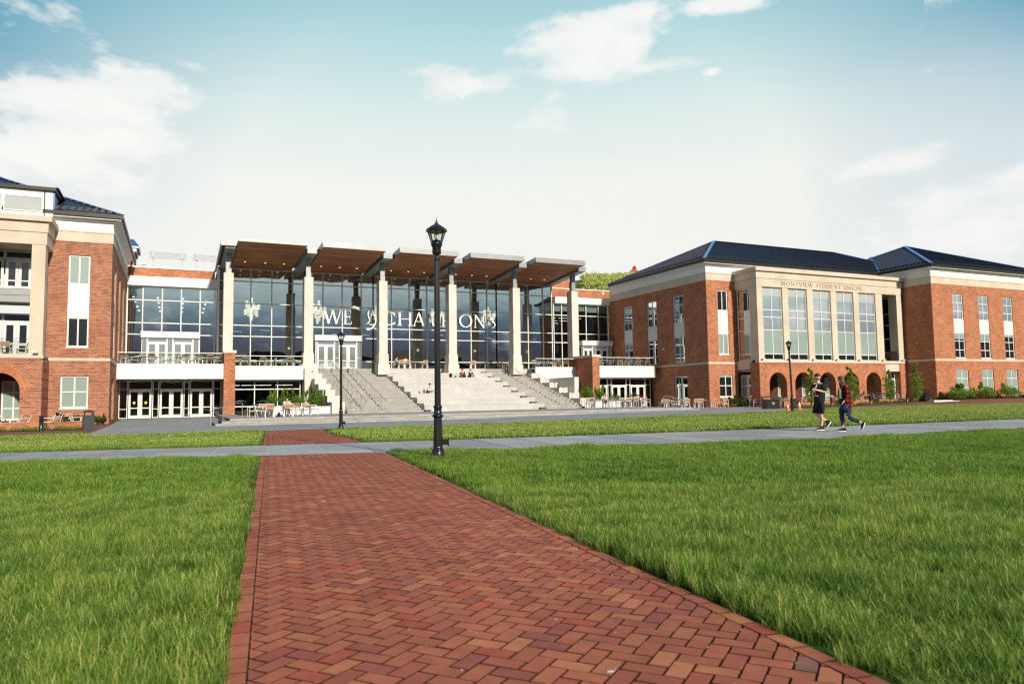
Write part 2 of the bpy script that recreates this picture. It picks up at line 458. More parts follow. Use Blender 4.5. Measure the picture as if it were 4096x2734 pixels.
for (v0,v1) in ((1.2,None),(None,PEND)):
    a_=v0 if v0 else 20.5; b_=v1 if v1 else 18.5
    kmin=int((-60)/s); 
    ir=range(int(-4/s),int(34/s)); 
    for i in ir:
        for j in range(int(-4/s)-0,int(34/s)):
            # cell centre in path frame
            cu=(i-j)*s*q; cv=(i+j)*s*q
            if cu<PU0-.3 or cu>PU1+.3 or cv<a_-.3 or cv>b_+.3: continue
            md=(i-j)%4
            if md==0: r=[(i,j),(i+2,j),(i+2,j+1),(i,j+1)]
            elif md==3: r=[(i,j),(i+1,j),(i+1,j+2),(i,j+2)]
            else: continue
            poly=[((a-b)*s*q,(a+b)*s*q) for a,b in r]
            poly=clip(poly,PU0+bord,PU1-bord)
            if not poly: continue
            if v0: 
                lim=wn(max(PU0,min(PU1,sum(p[0] for p in poly)/len(poly))))
                poly=clipv(poly,v0,lim)
            else:
                lim=wf(sum(p[0] for p in poly)/len(poly)); poly=clipv(poly,lim,min(v1,40))
            if len(poly)>2: add_brick(poly)
    for side in (PU0,PU1-bord):
        v=a_
        while v<b_:
            l=.203
            vv=v+l
            if v0 and vv>wn(side): vv=wn(side)
            if (not v0) and v<wf(side): v+=l; continue
            if vv-v>.03: add_brick([(side,v),(side+bord,v),(side+bord,vv),(side,vv)])
            v+=l
            if v0 and v>wn(side): break
o=pb.build('brick_path',M['paver'],color=True); tag(o,kind='structure')
mb=MB()
for (a,b) in ((1.0,17.45),(21.2,PEND+.2)):
    vs=lin(a,b,20)
    for v,w in zip(vs,vs[1:]):
        pts=[pw(PU0,v),pw(PU1,v),pw(PU1,w),pw(PU0,w)]
        mb.poly([(x,y,gz(x,y)+.008) for x,y in pts])
o=mb.build('path_joint_sand',plain('joint_sand',(.022,.018,.011),1,0,.5,20)); tag(o,kind='structure')

# ------------------------------------------------------------------ grass
def grassmat(name):
    m,nt,b=nmat(name); out=nt.nodes['Material Output']
    a=N(nt,'ShaderNodeAttribute',attribute_name='rnd').outputs['Fac']
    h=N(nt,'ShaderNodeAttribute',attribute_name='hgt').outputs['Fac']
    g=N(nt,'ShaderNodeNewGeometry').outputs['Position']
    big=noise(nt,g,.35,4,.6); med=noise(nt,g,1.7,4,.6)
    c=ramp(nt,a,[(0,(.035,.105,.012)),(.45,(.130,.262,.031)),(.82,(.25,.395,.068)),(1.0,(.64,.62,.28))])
    c=mixc(nt,.75,c,ramp(nt,h,[(0,(.16,.20,.14)),(.5,(.72,.80,.62)),(1,(1.8,1.62,1.55))]),'MULTIPLY')  # dark foot, bright tip: shade and sunlight put into the blade colour
    c=mixc(nt,.8,c,ramp(nt,big,[(.3,(.70,.80,.68)),(.7,(1.32,1.22,1.2))]),'MULTIPLY')
    c=mixc(nt,.75,c,ramp(nt,med,[(.3,(.68,.8,.7)),(.7,(1.35,1.18,1.2))]),'MULTIPLY')
    L(nt,c,b.inputs['Base Color']); b.inputs['Roughness'].default_value=.5; b.inputs['Specular IOR Level'].default_value=.35
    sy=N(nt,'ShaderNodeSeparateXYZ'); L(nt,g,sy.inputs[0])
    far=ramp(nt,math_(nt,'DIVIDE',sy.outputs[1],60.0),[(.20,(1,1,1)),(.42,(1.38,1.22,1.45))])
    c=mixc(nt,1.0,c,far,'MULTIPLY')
    L(nt,c,b.inputs['Base Color'])
    t=N(nt,'ShaderNodeBsdfTranslucent'); L(nt,c,t.inputs[0])
    mx=N(nt,'ShaderNodeMixShader'); mx.inputs[0].default_value=.38
    L(nt,b.outputs[0],mx.inputs[1]); L(nt,t.outputs[0],mx.inputs[2]); L(nt,mx.outputs[0],out.inputs[0]); return m
M['grass']=grassmat('grass_blade')

def grass_tree(name, psize, density, bw, bh, seed, lean=.45):
    ng=bpy.data.node_groups.new(name,'GeometryNodeTree')
    ng.interface.new_socket('Geometry',in_out='INPUT',socket_type='NodeSocketGeometry')
    ng.interface.new_socket('Geometry',in_out='OUTPUT',socket_type='NodeSocketGeometry')
    n=ng.nodes; l=ng.links
    gi=n.new('NodeGroupInput'); go=n.new('NodeGroupOutput')
    def mth(op,a,b=0.0):
        k=n.new('ShaderNodeMath'); k.operation=op
        for i,v in enumerate((a,b)):
            if isinstance(v,bpy.types.NodeSocket): l.new(v,k.inputs[i])
            else: k.inputs[i].default_value=v
        return k.outputs[0]
    # one blade
    gr=n.new('GeometryNodeMeshGrid'); gr.inputs['Size X'].default_value=bw; gr.inputs['Size Y'].default_value=1
    gr.inputs['Vertices X'].default_value=2; gr.inputs['Vertices Y'].default_value=4
    pos=n.new('GeometryNodeInputPosition'); sx=n.new('ShaderNodeSeparateXYZ'); l.new(pos.outputs[0],sx.inputs[0])
    t=mth('ADD',sx.outputs[1],.5)
    taper=mth('SUBTRACT',1.0,mth('MULTIPLY',mth('POWER',t,1.6),.88))
    cx=n.new('ShaderNodeCombineXYZ'); l.new(mth('MULTIPLY',sx.outputs[0],taper),cx.inputs[0])
    l.new(mth('MULTIPLY',mth('POWER',t,2.0),bh*.45),cx.inputs[1]); l.new(mth('MULTIPLY',t,bh),cx.inputs[2])
    sp=n.new('GeometryNodeSetPosition'); l.new(gr.outputs[0],sp.inputs[0]); l.new(cx.outputs[0],sp.inputs['Position'])
    st=n.new('GeometryNodeStoreNamedAttribute'); st.data_type='FLOAT'; st.domain='POINT'; st.inputs['Name'].default_value='hgt'
    l.new(sp.outputs[0],st.inputs[0]); l.new(mth('DIVIDE',cx_out_z(ng,n,l),bh),st.inputs['Value'])
    # patch
    pg=n.new('GeometryNodeMeshCircle'); pg.fill_type='NGON'; pg.inputs['Radius'].default_value=psize; pg.inputs['Vertices'].default_value=12
    dp=n.new('GeometryNodeDistributePointsOnFaces'); dp.inputs['Density'].default_value=density; dp.inputs['Seed'].default_value=seed
    l.new(pg.outputs[0],dp.inputs[0])
    ip=n.new('GeometryNodeInstanceOnPoints'); l.new(dp.outputs[0],ip.inputs[0]); l.new(st.outputs[0],ip.inputs['Instance'])
    rv=n.new('FunctionNodeRandomValue'); rv.data_type='FLOAT_VECTOR'; rv.inputs[0].default_value=(-lean,-lean*.6,-3.2); rv.inputs[1].default_value=(lean,lean*.6,3.2); rv.inputs['Seed'].default_value=seed
    l.new(rv.outputs[0],ip.inputs['Rotation'])
    rs=n.new('FunctionNodeRandomValue'); rs.data_type='FLOAT'; rs.inputs[2].default_value=.35; rs.inputs[3].default_value=1.30; rs.inputs['Seed'].default_value=seed+5
    l.new(rs.outputs[1],ip.inputs['Scale'])
    sr=n.new('GeometryNodeStoreNamedAttribute'); sr.data_type='FLOAT'; sr.domain='INSTANCE'; sr.inputs['Name'].default_value='rnd'
    r2=n.new('FunctionNodeRandomValue'); r2.data_type='FLOAT'; r2.inputs['Seed'].default_value=seed+9
    l.new(ip.outputs[0],sr.inputs[0]); l.new(r2.outputs[1],sr.inputs['Value'])
    rl=n.new('GeometryNodeRealizeInstances'); l.new(sr.outputs[0],rl.inputs[0])
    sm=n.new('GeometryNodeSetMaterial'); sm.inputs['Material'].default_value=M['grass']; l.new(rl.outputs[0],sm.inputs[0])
    # lay the patches on the points
    i2=n.new('GeometryNodeInstanceOnPoints'); l.new(gi.outputs[0],i2.inputs[0]); l.new(sm.outputs[0],i2.inputs['Instance'])
    r3=n.new('FunctionNodeRandomValue'); r3.data_type='FLOAT_VECTOR'; r3.inputs[0].default_value=(-.03,-.03,-3.15); r3.inputs[1].default_value=(.03,.03,3.15); r3.inputs['Seed'].default_value=seed+3
    l.new(r3.outputs[0],i2.inputs['Rotation'])
    na=n.new('GeometryNodeInputNamedAttribute'); na.data_type='FLOAT'; na.inputs[0].default_value='sc'
    cs=n.new('ShaderNodeCombineXYZ'); cs.inputs[0].default_value=1; cs.inputs[1].default_value=1; l.new(na.outputs[0],cs.inputs[2])
    l.new(cs.outputs[0],i2.inputs['Scale'])
    l.new(i2.outputs[0],go.inputs[0])
    return ng
def cx_out_z(ng,n,l):
    p=n.new('GeometryNodeInputPosition'); s=n.new('ShaderNodeSeparateXYZ'); l.new(p.outputs[0],s.inputs[0]); return s.outputs[2]

from mathutils import noise as mn
YAW=R(24.7446)
def in_lawn(X,Y,m):
    u,v=wp(X,Y)
    if Y>lawn_edge(X)-m*.9: return False
    if PU0-m<u<PU1+m: return False
    if wn(u)-m<v<wf(u)+m*.7: return False
    return True
def grass_points(y0,y1,step,m,seed):
    rr=random.Random(seed); pts=[]; sc=[]
    n=int((y1-y0)/step)+1
    d0=y0
    # cover a wide wedge in front of the camera (depth along the view axis)
    fx,fy=sin(YAW),cos(YAW); rx,ry=fy,-fx
    d=y0
    while d<y1:
        w=d*.80+2.5; a=-w
        while a<w:
            dd=d+rr.uniform(-.5,.5)*step; aa=a+rr.uniform(-.5,.5)*step
            X=fx*dd+rx*aa; Y=fy*dd+ry*aa
            a+=step
            if X<-28 or X>92: continue
            if not in_lawn(X,Y,m): continue
            bare=min(math.hypot((X-.07)*.7,(Y-5.81)*1.2)/.30,math.hypot(X+.06,(Y-3.86)*1.2)/.18)
            if bare<1 and rr.random()>bare*.75: continue
            h=.78+.40*mn.noise(Vector((X*.5,Y*.5,0)))+.45*mn.noise(Vector((X*2.1,Y*2.1,3)))
            pts.append((X,Y,gz(X,Y)+.001)); sc.append(max(.35,h*rr.uniform(.85,1.2)))
        d+=step
    return pts,sc
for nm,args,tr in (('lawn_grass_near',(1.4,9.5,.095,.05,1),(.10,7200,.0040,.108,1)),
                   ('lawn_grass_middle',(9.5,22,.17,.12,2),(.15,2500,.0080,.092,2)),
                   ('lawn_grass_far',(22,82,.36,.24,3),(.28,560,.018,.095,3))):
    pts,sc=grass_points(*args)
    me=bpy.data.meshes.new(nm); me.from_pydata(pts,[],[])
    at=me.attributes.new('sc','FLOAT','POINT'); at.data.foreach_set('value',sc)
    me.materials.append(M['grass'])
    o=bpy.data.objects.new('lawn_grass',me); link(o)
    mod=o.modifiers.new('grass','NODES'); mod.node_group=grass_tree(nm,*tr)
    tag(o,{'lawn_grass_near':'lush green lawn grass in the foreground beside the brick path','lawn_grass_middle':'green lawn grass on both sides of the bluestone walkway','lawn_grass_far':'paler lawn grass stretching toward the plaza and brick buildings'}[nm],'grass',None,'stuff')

# ------------------------------------------------------------------ wall / window builders
def planeY(Y0): return lambda u,d,z:(u,Y0+d,z)          # faces -Y, d goes inward
def planeXn(X0): return lambda u,d,z:(X0+d,u,z)         # faces -X
def planeXp(X0): return lambda u,d,z:(X0-d,u,z)         # faces +X
def pbox(mb,P,u0,u1,d0,d1,z0,z1,m=0):
    a=P(u0,d0,z0); b=P(u1,d1,z1)
    mb.box(min(a[0],b[0]),max(a[0],b[0]),min(a[1],b[1]),max(a[1],b[1]),z0,z1,m)
def wall(mb,P,u0,u1,z0,z1,ops,depth=.14,m=0,d=0.0):
    us=sorted(set([u0,u1]+[x for o in ops for x in (o[0],o[1]) if u0<x<u1]))
    zs=sorted(set([z0,z1]+[x for o in ops for x in (o[2],o[3]) if z0<x<z1]))
    for a,b in zip(us,us[1:]):
        for c,e in zip(zs,zs[1:]):
            mu,mz=(a+b)/2,(c+e)/2
            if any(o[0]<mu<o[1] and o[2]<mz<o[3] for o in ops): continue
            mb.poly([P(a,d,c),P(b,d,c),P(b,d,e),P(a,d,e)],m)
    for o in ops:
        a,b=max(o[0],u0),min(o[1],u1); c,e=max(o[2],z0),min(o[3],z1)
        if b<=a or e<=c: continue
        dd=d+depth
        if o[0]>=u0: mb.poly([P(a,d,c),P(a,dd,c),P(a,dd,e),P(a,d,e)],m)
        if o[1]<=u1: mb.poly([P(b,dd,c),P(b,d,c),P(b,d,e),P(b,dd,e)],m)
        if o[3]<=z1: mb.poly([P(a,d,e),P(b,d,e),P(b,dd,e),P(a,dd,e)],m)
        if o[2]>=z0: mb.poly([P(a,dd,c),P(b,dd,c),P(b,d,c),P(a,d,c)],m)
def courses(mb,P,u0,u1,z0,z1,ops,pitch=.60,gap=.065,proud=.028,m=0):
    z=z0
    while z<z1-.05:
        a,b=z,min(z+pitch-gap,z1)
        us=sorted(set([u0,u1]+[x for o in ops if o[2]<b and o[3]>a for x in (o[0],o[1]) if u0<x<u1]))
        for c,e in zip(us,us[1:]):
            mu=(c+e)/2
            blk=[o for o in ops if o[0]<mu<o[1] and o[2]<b and o[3]>a]
            za,zb=a,b
            skip=False
            for o in blk:
                if o[2]<=za and o[3]>=zb: skip=True
                elif o[2]<=za: za=o[3]
                elif o[3]>=zb: zb=o[2]
                else: skip=True
            if skip or zb-za<.02: continue
            pbox(mb,P,c+.001,e-.001,-proud,.02,za,zb,m)
        z+=pitch
def window(parent,P,u0,u1,z0,z1,cols=2,rows=(),d=.12,fr=.10,glass='g_dark',blind=None,bglass='g_blind',sill=False,name='window',cpos=None,dep=.06,label=None):
    mb=MB()
    pbox(mb,P,u0,u0+fr,d-dep/2,d+dep/2,z0,z1); pbox(mb,P,u1-fr,u1,d-dep/2,d+dep/2,z0,z1)
    pbox(mb,P,u0+fr,u1-fr,d-dep/2,d+dep/2,z0,z0+fr); pbox(mb,P,u0+fr,u1-fr,d-dep/2,d+dep/2,z1-fr,z1)
    cp=cpos if cpos else [u0+(u1-u0)*i/cols for i in range(1,cols)]
    for x in cp: pbox(mb,P,x-fr*.45,x+fr*.45,d-dep/2+.004,d+dep/2-.004,z0+fr,z1-fr)
    for z in rows: pbox(mb,P,u0+fr,u1-fr,d-dep/2+.008,d+dep/2-.008,z-fr*.4,z+fr*.4)
    if sill: pbox(mb,P,u0-.04,u1+.04,-.05,d-dep/2,z0-.07,z0-.002)
    w=mb.build(name,M['frame'],parent)
    if label: w['label']=label
    g=MB(); dd=d+.012
    mats=[M[glass]]
    if blind is None or blind<=0:
        g.poly([P(u0+fr*.5,dd,z0+fr*.5),P(u1-fr*.5,dd,z0+fr*.5),P(u1-fr*.5,dd,z1-fr*.5),P(u0+fr*.5,dd,z1-fr*.5)])
    elif blind>=1:
        mats=[M[bglass]]
        g.poly([P(u0+fr*.5,dd,z0+fr*.5),P(u1-fr*.5,dd,z0+fr*.5),P(u1-fr*.5,dd,z1-fr*.5),P(u0+fr*.5,dd,z1-fr*.5)])
    else:
        zm=z1-(z1-z0)*blind; mats.append(M[bglass])
        g.poly([P(u0+fr*.5,dd,z0+fr*.5),P(u1-fr*.5,dd,z0+fr*.5),P(u1-fr*.5,dd,zm),P(u0+fr*.5,dd,zm)],0)
        g.poly([P(u0+fr*.5,dd,zm),P(u1-fr*.5,dd,zm),P(u1-fr*.5,dd,z1-fr*.5),P(u0+fr*.5,dd,z1-fr*.5)],1)
    g.build('pane',mats,w)
    return w
def door_leaf(parent,P,u0,u1,z0,z1,d=.1,glass='g_dark',hs=1,sticker=False):
    mb=MB(); st=.16; h=z1-z0; mid=z0+h*.36
    a,b=d-.03,d+.03
    pbox(mb,P,u0,u0+st,a,b,z0,z1); pbox(mb,P,u1-st,u1,a,b,z0,z1)
    pbox(mb,P,u0+st,u1-st,a,b,z1-.17,z1); pbox(mb,P,u0+st,u1-st,a,b,z0,z0+.24); pbox(mb,P,u0+st,u1-st,a,b,mid-.04,mid+.04)
    o=mb.build('door',M['frame'],parent)
    g=MB(); g.poly([P(u0+st,d+.005,z0+.24),P(u1-st,d+.005,z0+.24),P(u1-st,d+.005,z1-.17),P(u0+st,d+.005,z1-.17)])
    g.build('pane',M[glass],o)
    hb=MB(); hx=(u1-.09) if hs>0 else (u0+.09)
    pbox(hb,P,hx-.018,hx+.018,a-.06,a-.035,mid-.12,mid+.22); pbox(hb,P,hx-.018,hx+.018,a-.035,a,mid-.1,mid-.07); pbox(hb,P,hx-.018,hx+.018,a-.035,a,mid+.17,mid+.2)
    hb.build('handle',M['steel'],o)
    if sticker:
        s_=MB(); uc=(u0+u1)/2
        pts=[P(uc+.1*cos(t*pi/8),d-.004,z0+h*.55+.1*sin(t*pi/8)) for t in range(16)]
        s_.poly(pts,0); pbox(s_,P,uc-.085,uc+.085,d-.006,d-.003,z0+h*.55-.15,z0+h*.55-.1,1)
        s_.build('sticker',[M['yellow'],M['ridge']],o)
    return o
def arch_wall(mb,P,u0,u1,z0,z1,centers,r,zs,m=0,ring_m=1,ring=.52,thick=.5,n=18):
    # wall face with round-headed openings (spring height zs), revealed intrados and brick ring
    us=[u0]+[x for c in centers for x in (c-r,c+r)]+[u1]
    for k in range(0,len(us),2):
        if us[k+1]-us[k]>.001: mb.poly([P(us[k],0,z0),P(us[k+1],0,z0),P(us[k+1],0,z1),P(us[k],0,z1)],m)
    for c in centers:
        A=[(c-r*cos(pi*i/n),zs+r*sin(pi*i/n)) for i in range(n+1)]
        for (a,za),(b,zb) in zip(A,A[1:]):
            mb.poly([P(a,0,za),P(b,0,zb),P(b,0,z1),P(a,0,z1)],m)
            mb.poly([P(a,0,za),P(b,0,zb),P(b,thick,zb),P(a,thick,za)],m)
        for x in (c-r,c+r): mb.poly([P(x,0,z0),P(x,thick,z0),P(x,thick,zs),P(x,0,zs)],m)
        R2=r+ring
        for i in range(n):
            t0,t1=pi*i/n,pi*(i+1)/n
            if (c-R2*cos(t0)<u0): pass
            q=[(r,t0),(r,t1),(R2,t1),(R2,t0)]
            pp=[P(c-a*cos(t),-.03,zs+a*sin(t)) for a,t in q]
            uv=[(t*(r+ring/2),a-r) for a,t in q]
            mb.poly(pp,ring_m,uv=uv)
            for a in (r,R2): mb.poly([P(c-a*cos(t0),-.03,zs+a*sin(t0)),P(c-a*cos(t1),-.03,zs+a*sin(t1)),P(c-a*cos(t1),0.01,zs+a*sin(t1)),P(c-a*cos(t0),0.01,zs+a*sin(t0))],ring_m)

# ------------------------------------------------------------------ serif glyphs
def glyph(ch):
    """list of strokes: (points, widths) in a box 0..w x 0..1 ; returns (strokes, advance)"""
    T,t=.15,.065
    def serif(x,y,w=.26): return ([(x-w/2,y),(x+w/2,y)],.045)
    def arc(cx,cy,rx,ry,a0,a1,n=22,th=T,tn=t):
        P_=[];W_=[]
        for i in range(n+1):
            a=R(a0+(a1-a0)*i/n); P_.append((cx+rx*cos(a),cy+ry*sin(a))); W_.append(tn+(th-tn)*abs(cos(a))**1.5)
        return (P_,W_)
    y0,y1=.022,.978
    if ch=='W': return ([([(.08,1),(.38,0)],T),([(.38,0),(.64,.96)],t),([(.62,1),(.92,0)],T),([(.92,0),(1.2,1)],t),serif(.09,y1),serif(.62,y1),serif(1.2,y1)],1.36)
    if ch=='E': return ([([(.18,0),(.18,1)],T),([(.18,y1),(.64,y1)],.05),([(.18,y0),(.68,y0)],.05),([(.18,.52),(.54,.52)],.05),([(.64,1),(.62,.80)],.04),([(.68,0),(.71,.2)],.05),([(.54,.62),(.54,.42)],.035),serif(.16,y1,.28),serif(.16,y0,.28)],.80)
    if ch=='C': return ([arc(.56,.5,.44,.47,42,318)]+[([(.90,.66),(.92,.96)],.04),([(.90,.30),(.94,.10)],.03)],1.04)
    if ch=='H': return ([([(.2,0),(.2,1)],T),([(.86,0),(.86,1)],T),([(.2,.5),(.86,.5)],.055)]+[serif(x,y,.3) for x in (.2,.86) for y in (y0,y1)],1.1)
    if ch=='A': return ([([(.12,0),(.5,1)],t),([(.48,1),(.88,0)],T),([(.24,.34),(.74,.34)],.05),serif(.12,y0),serif(.88,y0,.3)],1.02)
    if ch=='M': return ([([(.16,0),(.24,1)],t),([(.22,1),(.60,.04)],T),([(.60,.04),(.98,1)],t),([(.98,1),(1.06,0)],T),serif(.16,y0),serif(1.07,y0,.3),serif(.18,y1,.22),serif(1.02,y1,.24)],1.26)
    if ch=='P': return ([([(.2,0),(.2,1)],T),([(.2,y1),(.42,y1)],.05),([(.2,.46),(.42,.46)],.05),arc(.40,.72,.27,.26,90,-90,14,T,.05),serif(.2,y0,.3),serif(.16,y1,.26)],.78)
    if ch=='I': return ([([(.2,0),(.2,1)],T),serif(.2,y0,.32),serif(.2,y1,.32)],.42)
    if ch=='O': return ([arc(.56,.5,.45,.47,0,360,36)],1.14)
    if ch=='N': return ([([(.18,0),(.18,1)],t),([(.18,1),(.94,0)],T),([(.94,0),(.94,1)],t),serif(.18,y0),serif(.14,y1,.28),serif(.94,y1)],1.12)
    if ch=='S':
        P_=[];W_=[]
        for i in range(25):
            s_=i/24; 
            if s_<.5: a=R(40+ (s_/.5)*230); c=(.33,.74); P_.append((c[0]+.24*cos(a),c[1]+.235*sin(a)))
            else: a=R(90-((s_-.5)/.5)*230); c=(.35,.26); P_.append((c[0]+.26*cos(a),c[1]+.245*sin(a)))
            W_.append(.05+.11*math.exp(-((s_-.5)/.16)**2))
        return ([(P_,W_),([(.54,.72),(.55,.96)],.035),([(.09,.28),(.06,.05)],.035)],.68)
    if ch=='T': return ([([(.42,0),(.42,1)],T),([(.04,y1),(.80,y1)],.05),([(.05,1),(.03,.8)],.05),([(.79,1),(.81,.8)],.05),serif(.42,y0,.3)],.84)
    if ch=='V': return ([([(.06,1),(.46,0)],T),([(.46,0),(.84,1)],t),serif(.08,y1),serif(.84,y1)],.9)
    if ch=='U': return ([([(.2,1),(.2,.34)],T),arc(.5,.34,.3,.32,180,360,16,T,t),([(.8,.34),(.8,1)],t),serif(.2,y1,.3),serif(.8,y1)],.98)
    if ch=='D': return ([([(.2,0),(.2,1)],T),arc(.42,.5,.46,.475,90,-90,20,T,.055),([(.2,y1),(.44,y1)],.05),([(.2,y0),(.44,y0)],.05),serif(.16,y1,.24),serif(.16,y0,.24)],1.02)
    return ([],.4)
def stroke(mb,P,pts,ws,x,z,h,d0,d1,sx=1.0):
    if not hasattr(ws,'__len__'): ws=[ws]*len(pts)
    L_=[];R_=[]
    for i,(a,b) in enumerate(pts):
        if i==0: dx,dy=pts[1][0]-a,pts[1][1]-b
        elif i==len(pts)-1: dx,dy=a-pts[-2][0],b-pts[-2][1]
        else: dx,dy=pts[i+1][0]-pts[i-1][0],pts[i+1][1]-pts[i-1][1]
        l=math.hypot(dx,dy) or 1; nx,ny=-dy/l*ws[i]/2,dx/l*ws[i]/2
        L_.append((x+(a+nx)*h*sx,z+(b+ny)*h)); R_.append((x+(a-nx)*h*sx,z+(b-ny)*h))
    for i in range(len(pts)-1):
        q=[L_[i],R_[i],R_[i+1],L_[i+1]]
        mb.poly([P(a,d0,b) for a,b in q])
        mb.poly([P(L_[i][0],d0,L_[i][1]),P(L_[i+1][0],d0,L_[i+1][1]),P(L_[i+1][0],d1,L_[i+1][1]),P(L_[i][0],d1,L_[i][1])])
        mb.poly([P(R_[i][0],d0,R_[i][1]),P(R_[i+1][0],d0,R_[i+1][1]),P(R_[i+1][0],d1,R_[i+1][1]),P(R_[i][0],d1,R_[i][1])])
def letter(parent,ch,P,x,z,h,mat,sx=1.0,d0=-.03,d1=.0,w=None):
    st,adv=glyph(ch)
    if w: sx=w/(adv*h)
    mb=MB()
    for k,(p,ws) in enumerate(st): stroke(mb,P,p,ws,x,z,h,d0-.0015*k,d1,sx)
    mb.build('letter',mat,parent); return adv*h*sx
# ------------------------------------------------------------------ brick buildings
def hip_roof(parent,x0,x1,y0,y1,ze,slope,seam=.46,guards=True,gut=True,over=.0,ridge=True):
    mb=MB(); a=(y1-y0)/2
    hgt=a*slope; L_=(x1-x0)
    if L_<2*a: a2=L_/2
    else: a2=a
    A,B,C_,D=(x0,y0,ze),(x1,y0,ze),(x1,y1,ze),(x0,y1,ze)
    E_=(x0+a2,y0+a,ze+hgt); F_=(x1-a2,y0+a,ze+hgt)
    mb.poly([A,B,F_,E_]) if L_>2*a+.01 else mb.poly([A,B,E_])
    mb.poly([B,C_,F_]); mb.poly([C_,D,E_,F_]) if L_>2*a+.01 else mb.poly([C_,D,E_]); mb.poly([D,A,E_])
    # standing seams on the front and the two ends
    x=x0+seam/2
    while x<x1:
        run=min(a,(x-x0)/a2*a,(x1-x)/a2*a)
        if run>.2: mb.beam((x,y0,ze+.02),(x,y0+run,ze+.02+run*slope),.035,.06)
        x+=seam
    y=y0+seam/2
    while y<y1:
        run=min(y-y0,y1-y)*a2/a
        sl=hgt/a2
        if run>.2:
            mb.beam((x0,y,ze+.02),(x0+run,y,ze+.02+run*sl),.035,.06)
            mb.beam((x1,y,ze+.02),(x1-run,y,ze+.02+run*sl),.035,.06)
        y+=seam
    rf=mb.build('roof',M['roof'],parent)
    if guards:
        g=MB()
        for rr in (.45,.95):
            x=x0+rr+.3
            while x<x1-rr-.3:
                g.box(x-.14,x+.14,y0+rr,y0+rr+.05,ze+rr*slope,ze+rr*slope+.13); x+=.46
            y=y0+rr+.3
            while y<y1-rr-.3:
                g.box(x0+rr,x0+rr+.05,y-.14,y+.14,ze+rr*slope,ze+rr*slope+.13)
                g.box(x1-rr-.05,x1-rr,y-.14,y+.14,ze+rr*slope,ze+rr*slope+.13); y+=.46
        sg_=g.build('snow_guard',M['gutter'],rf); sg_['kind']='stuff'
    if ridge:
        r=MB(); up=(0,0,1)
        for pr2 in (((A,E_),(D,E_)),((B,F_),(C_,F_))):
            r=MB()
            for p,q in pr2: r.beam((p[0],p[1],p[2]+.05),(q[0],q[1],q[2]+.05),.34,.06)
            r.build('ridge_cap',M['ridge'],rf)
        r=MB(); r.beam((E_[0],E_[1],E_[2]+.04),(F_[0]+.01,F_[1],F_[2]+.04),.3,.07); r.build('ridge_cap',M['roof'],rf)
    if gut:
        g=MB(); t=.26
        g.box(x0-.06,x1+.06,y0-.06,y0+.08,ze-t,ze-.005); g.box(x0-.06,x1+.06,y1-.08,y1+.06,ze-t,ze-.005)
        g.box(x0-.06,x0+.08,y0+.08,y1-.08,ze-t,ze-.005); g.box(x1-.08,x1+.06,y0+.08,y1-.08,ze-t,ze-.005)
        g.build('gutter',M['gutter'],parent)
    return rf
def entab(parent,x0,x1,y0,y1):
    s=MB()
    s.box(x0-.05,x1+.05,y0-.05,y1+.05,12.30,12.98); s.box(x0-.09,x1+.09,y0-.09,y1+.09,12.98,13.08)
    s.build('stone_frieze',M['stone'],parent)
    w=MB(); w.box(x0-.03,x1+.03,y0-.03,y1+.03,13.08,13.76); w.box(x0-.22,x1+.22,y0-.22,y1+.22,13.76,13.90); w.box(x0-.52,x1+.52,y0-.52,y1+.52,13.90,14.02)
    w.build('white_cornice',M['white'],parent)
def spandrel(parent,P,u0,u1,z0,z1,d=.09,mat='white'):
    mb=MB(); pbox(mb,P,u0,u1,d-.03,d+.03,z0,z1); pbox(mb,P,u0,u1,d-.05,d-.03,z0,z0+.05); pbox(mb,P,u0,u1,d-.05,d-.03,z1-.05,z1)
    mb.build('spandrel_panel',M[mat],parent)

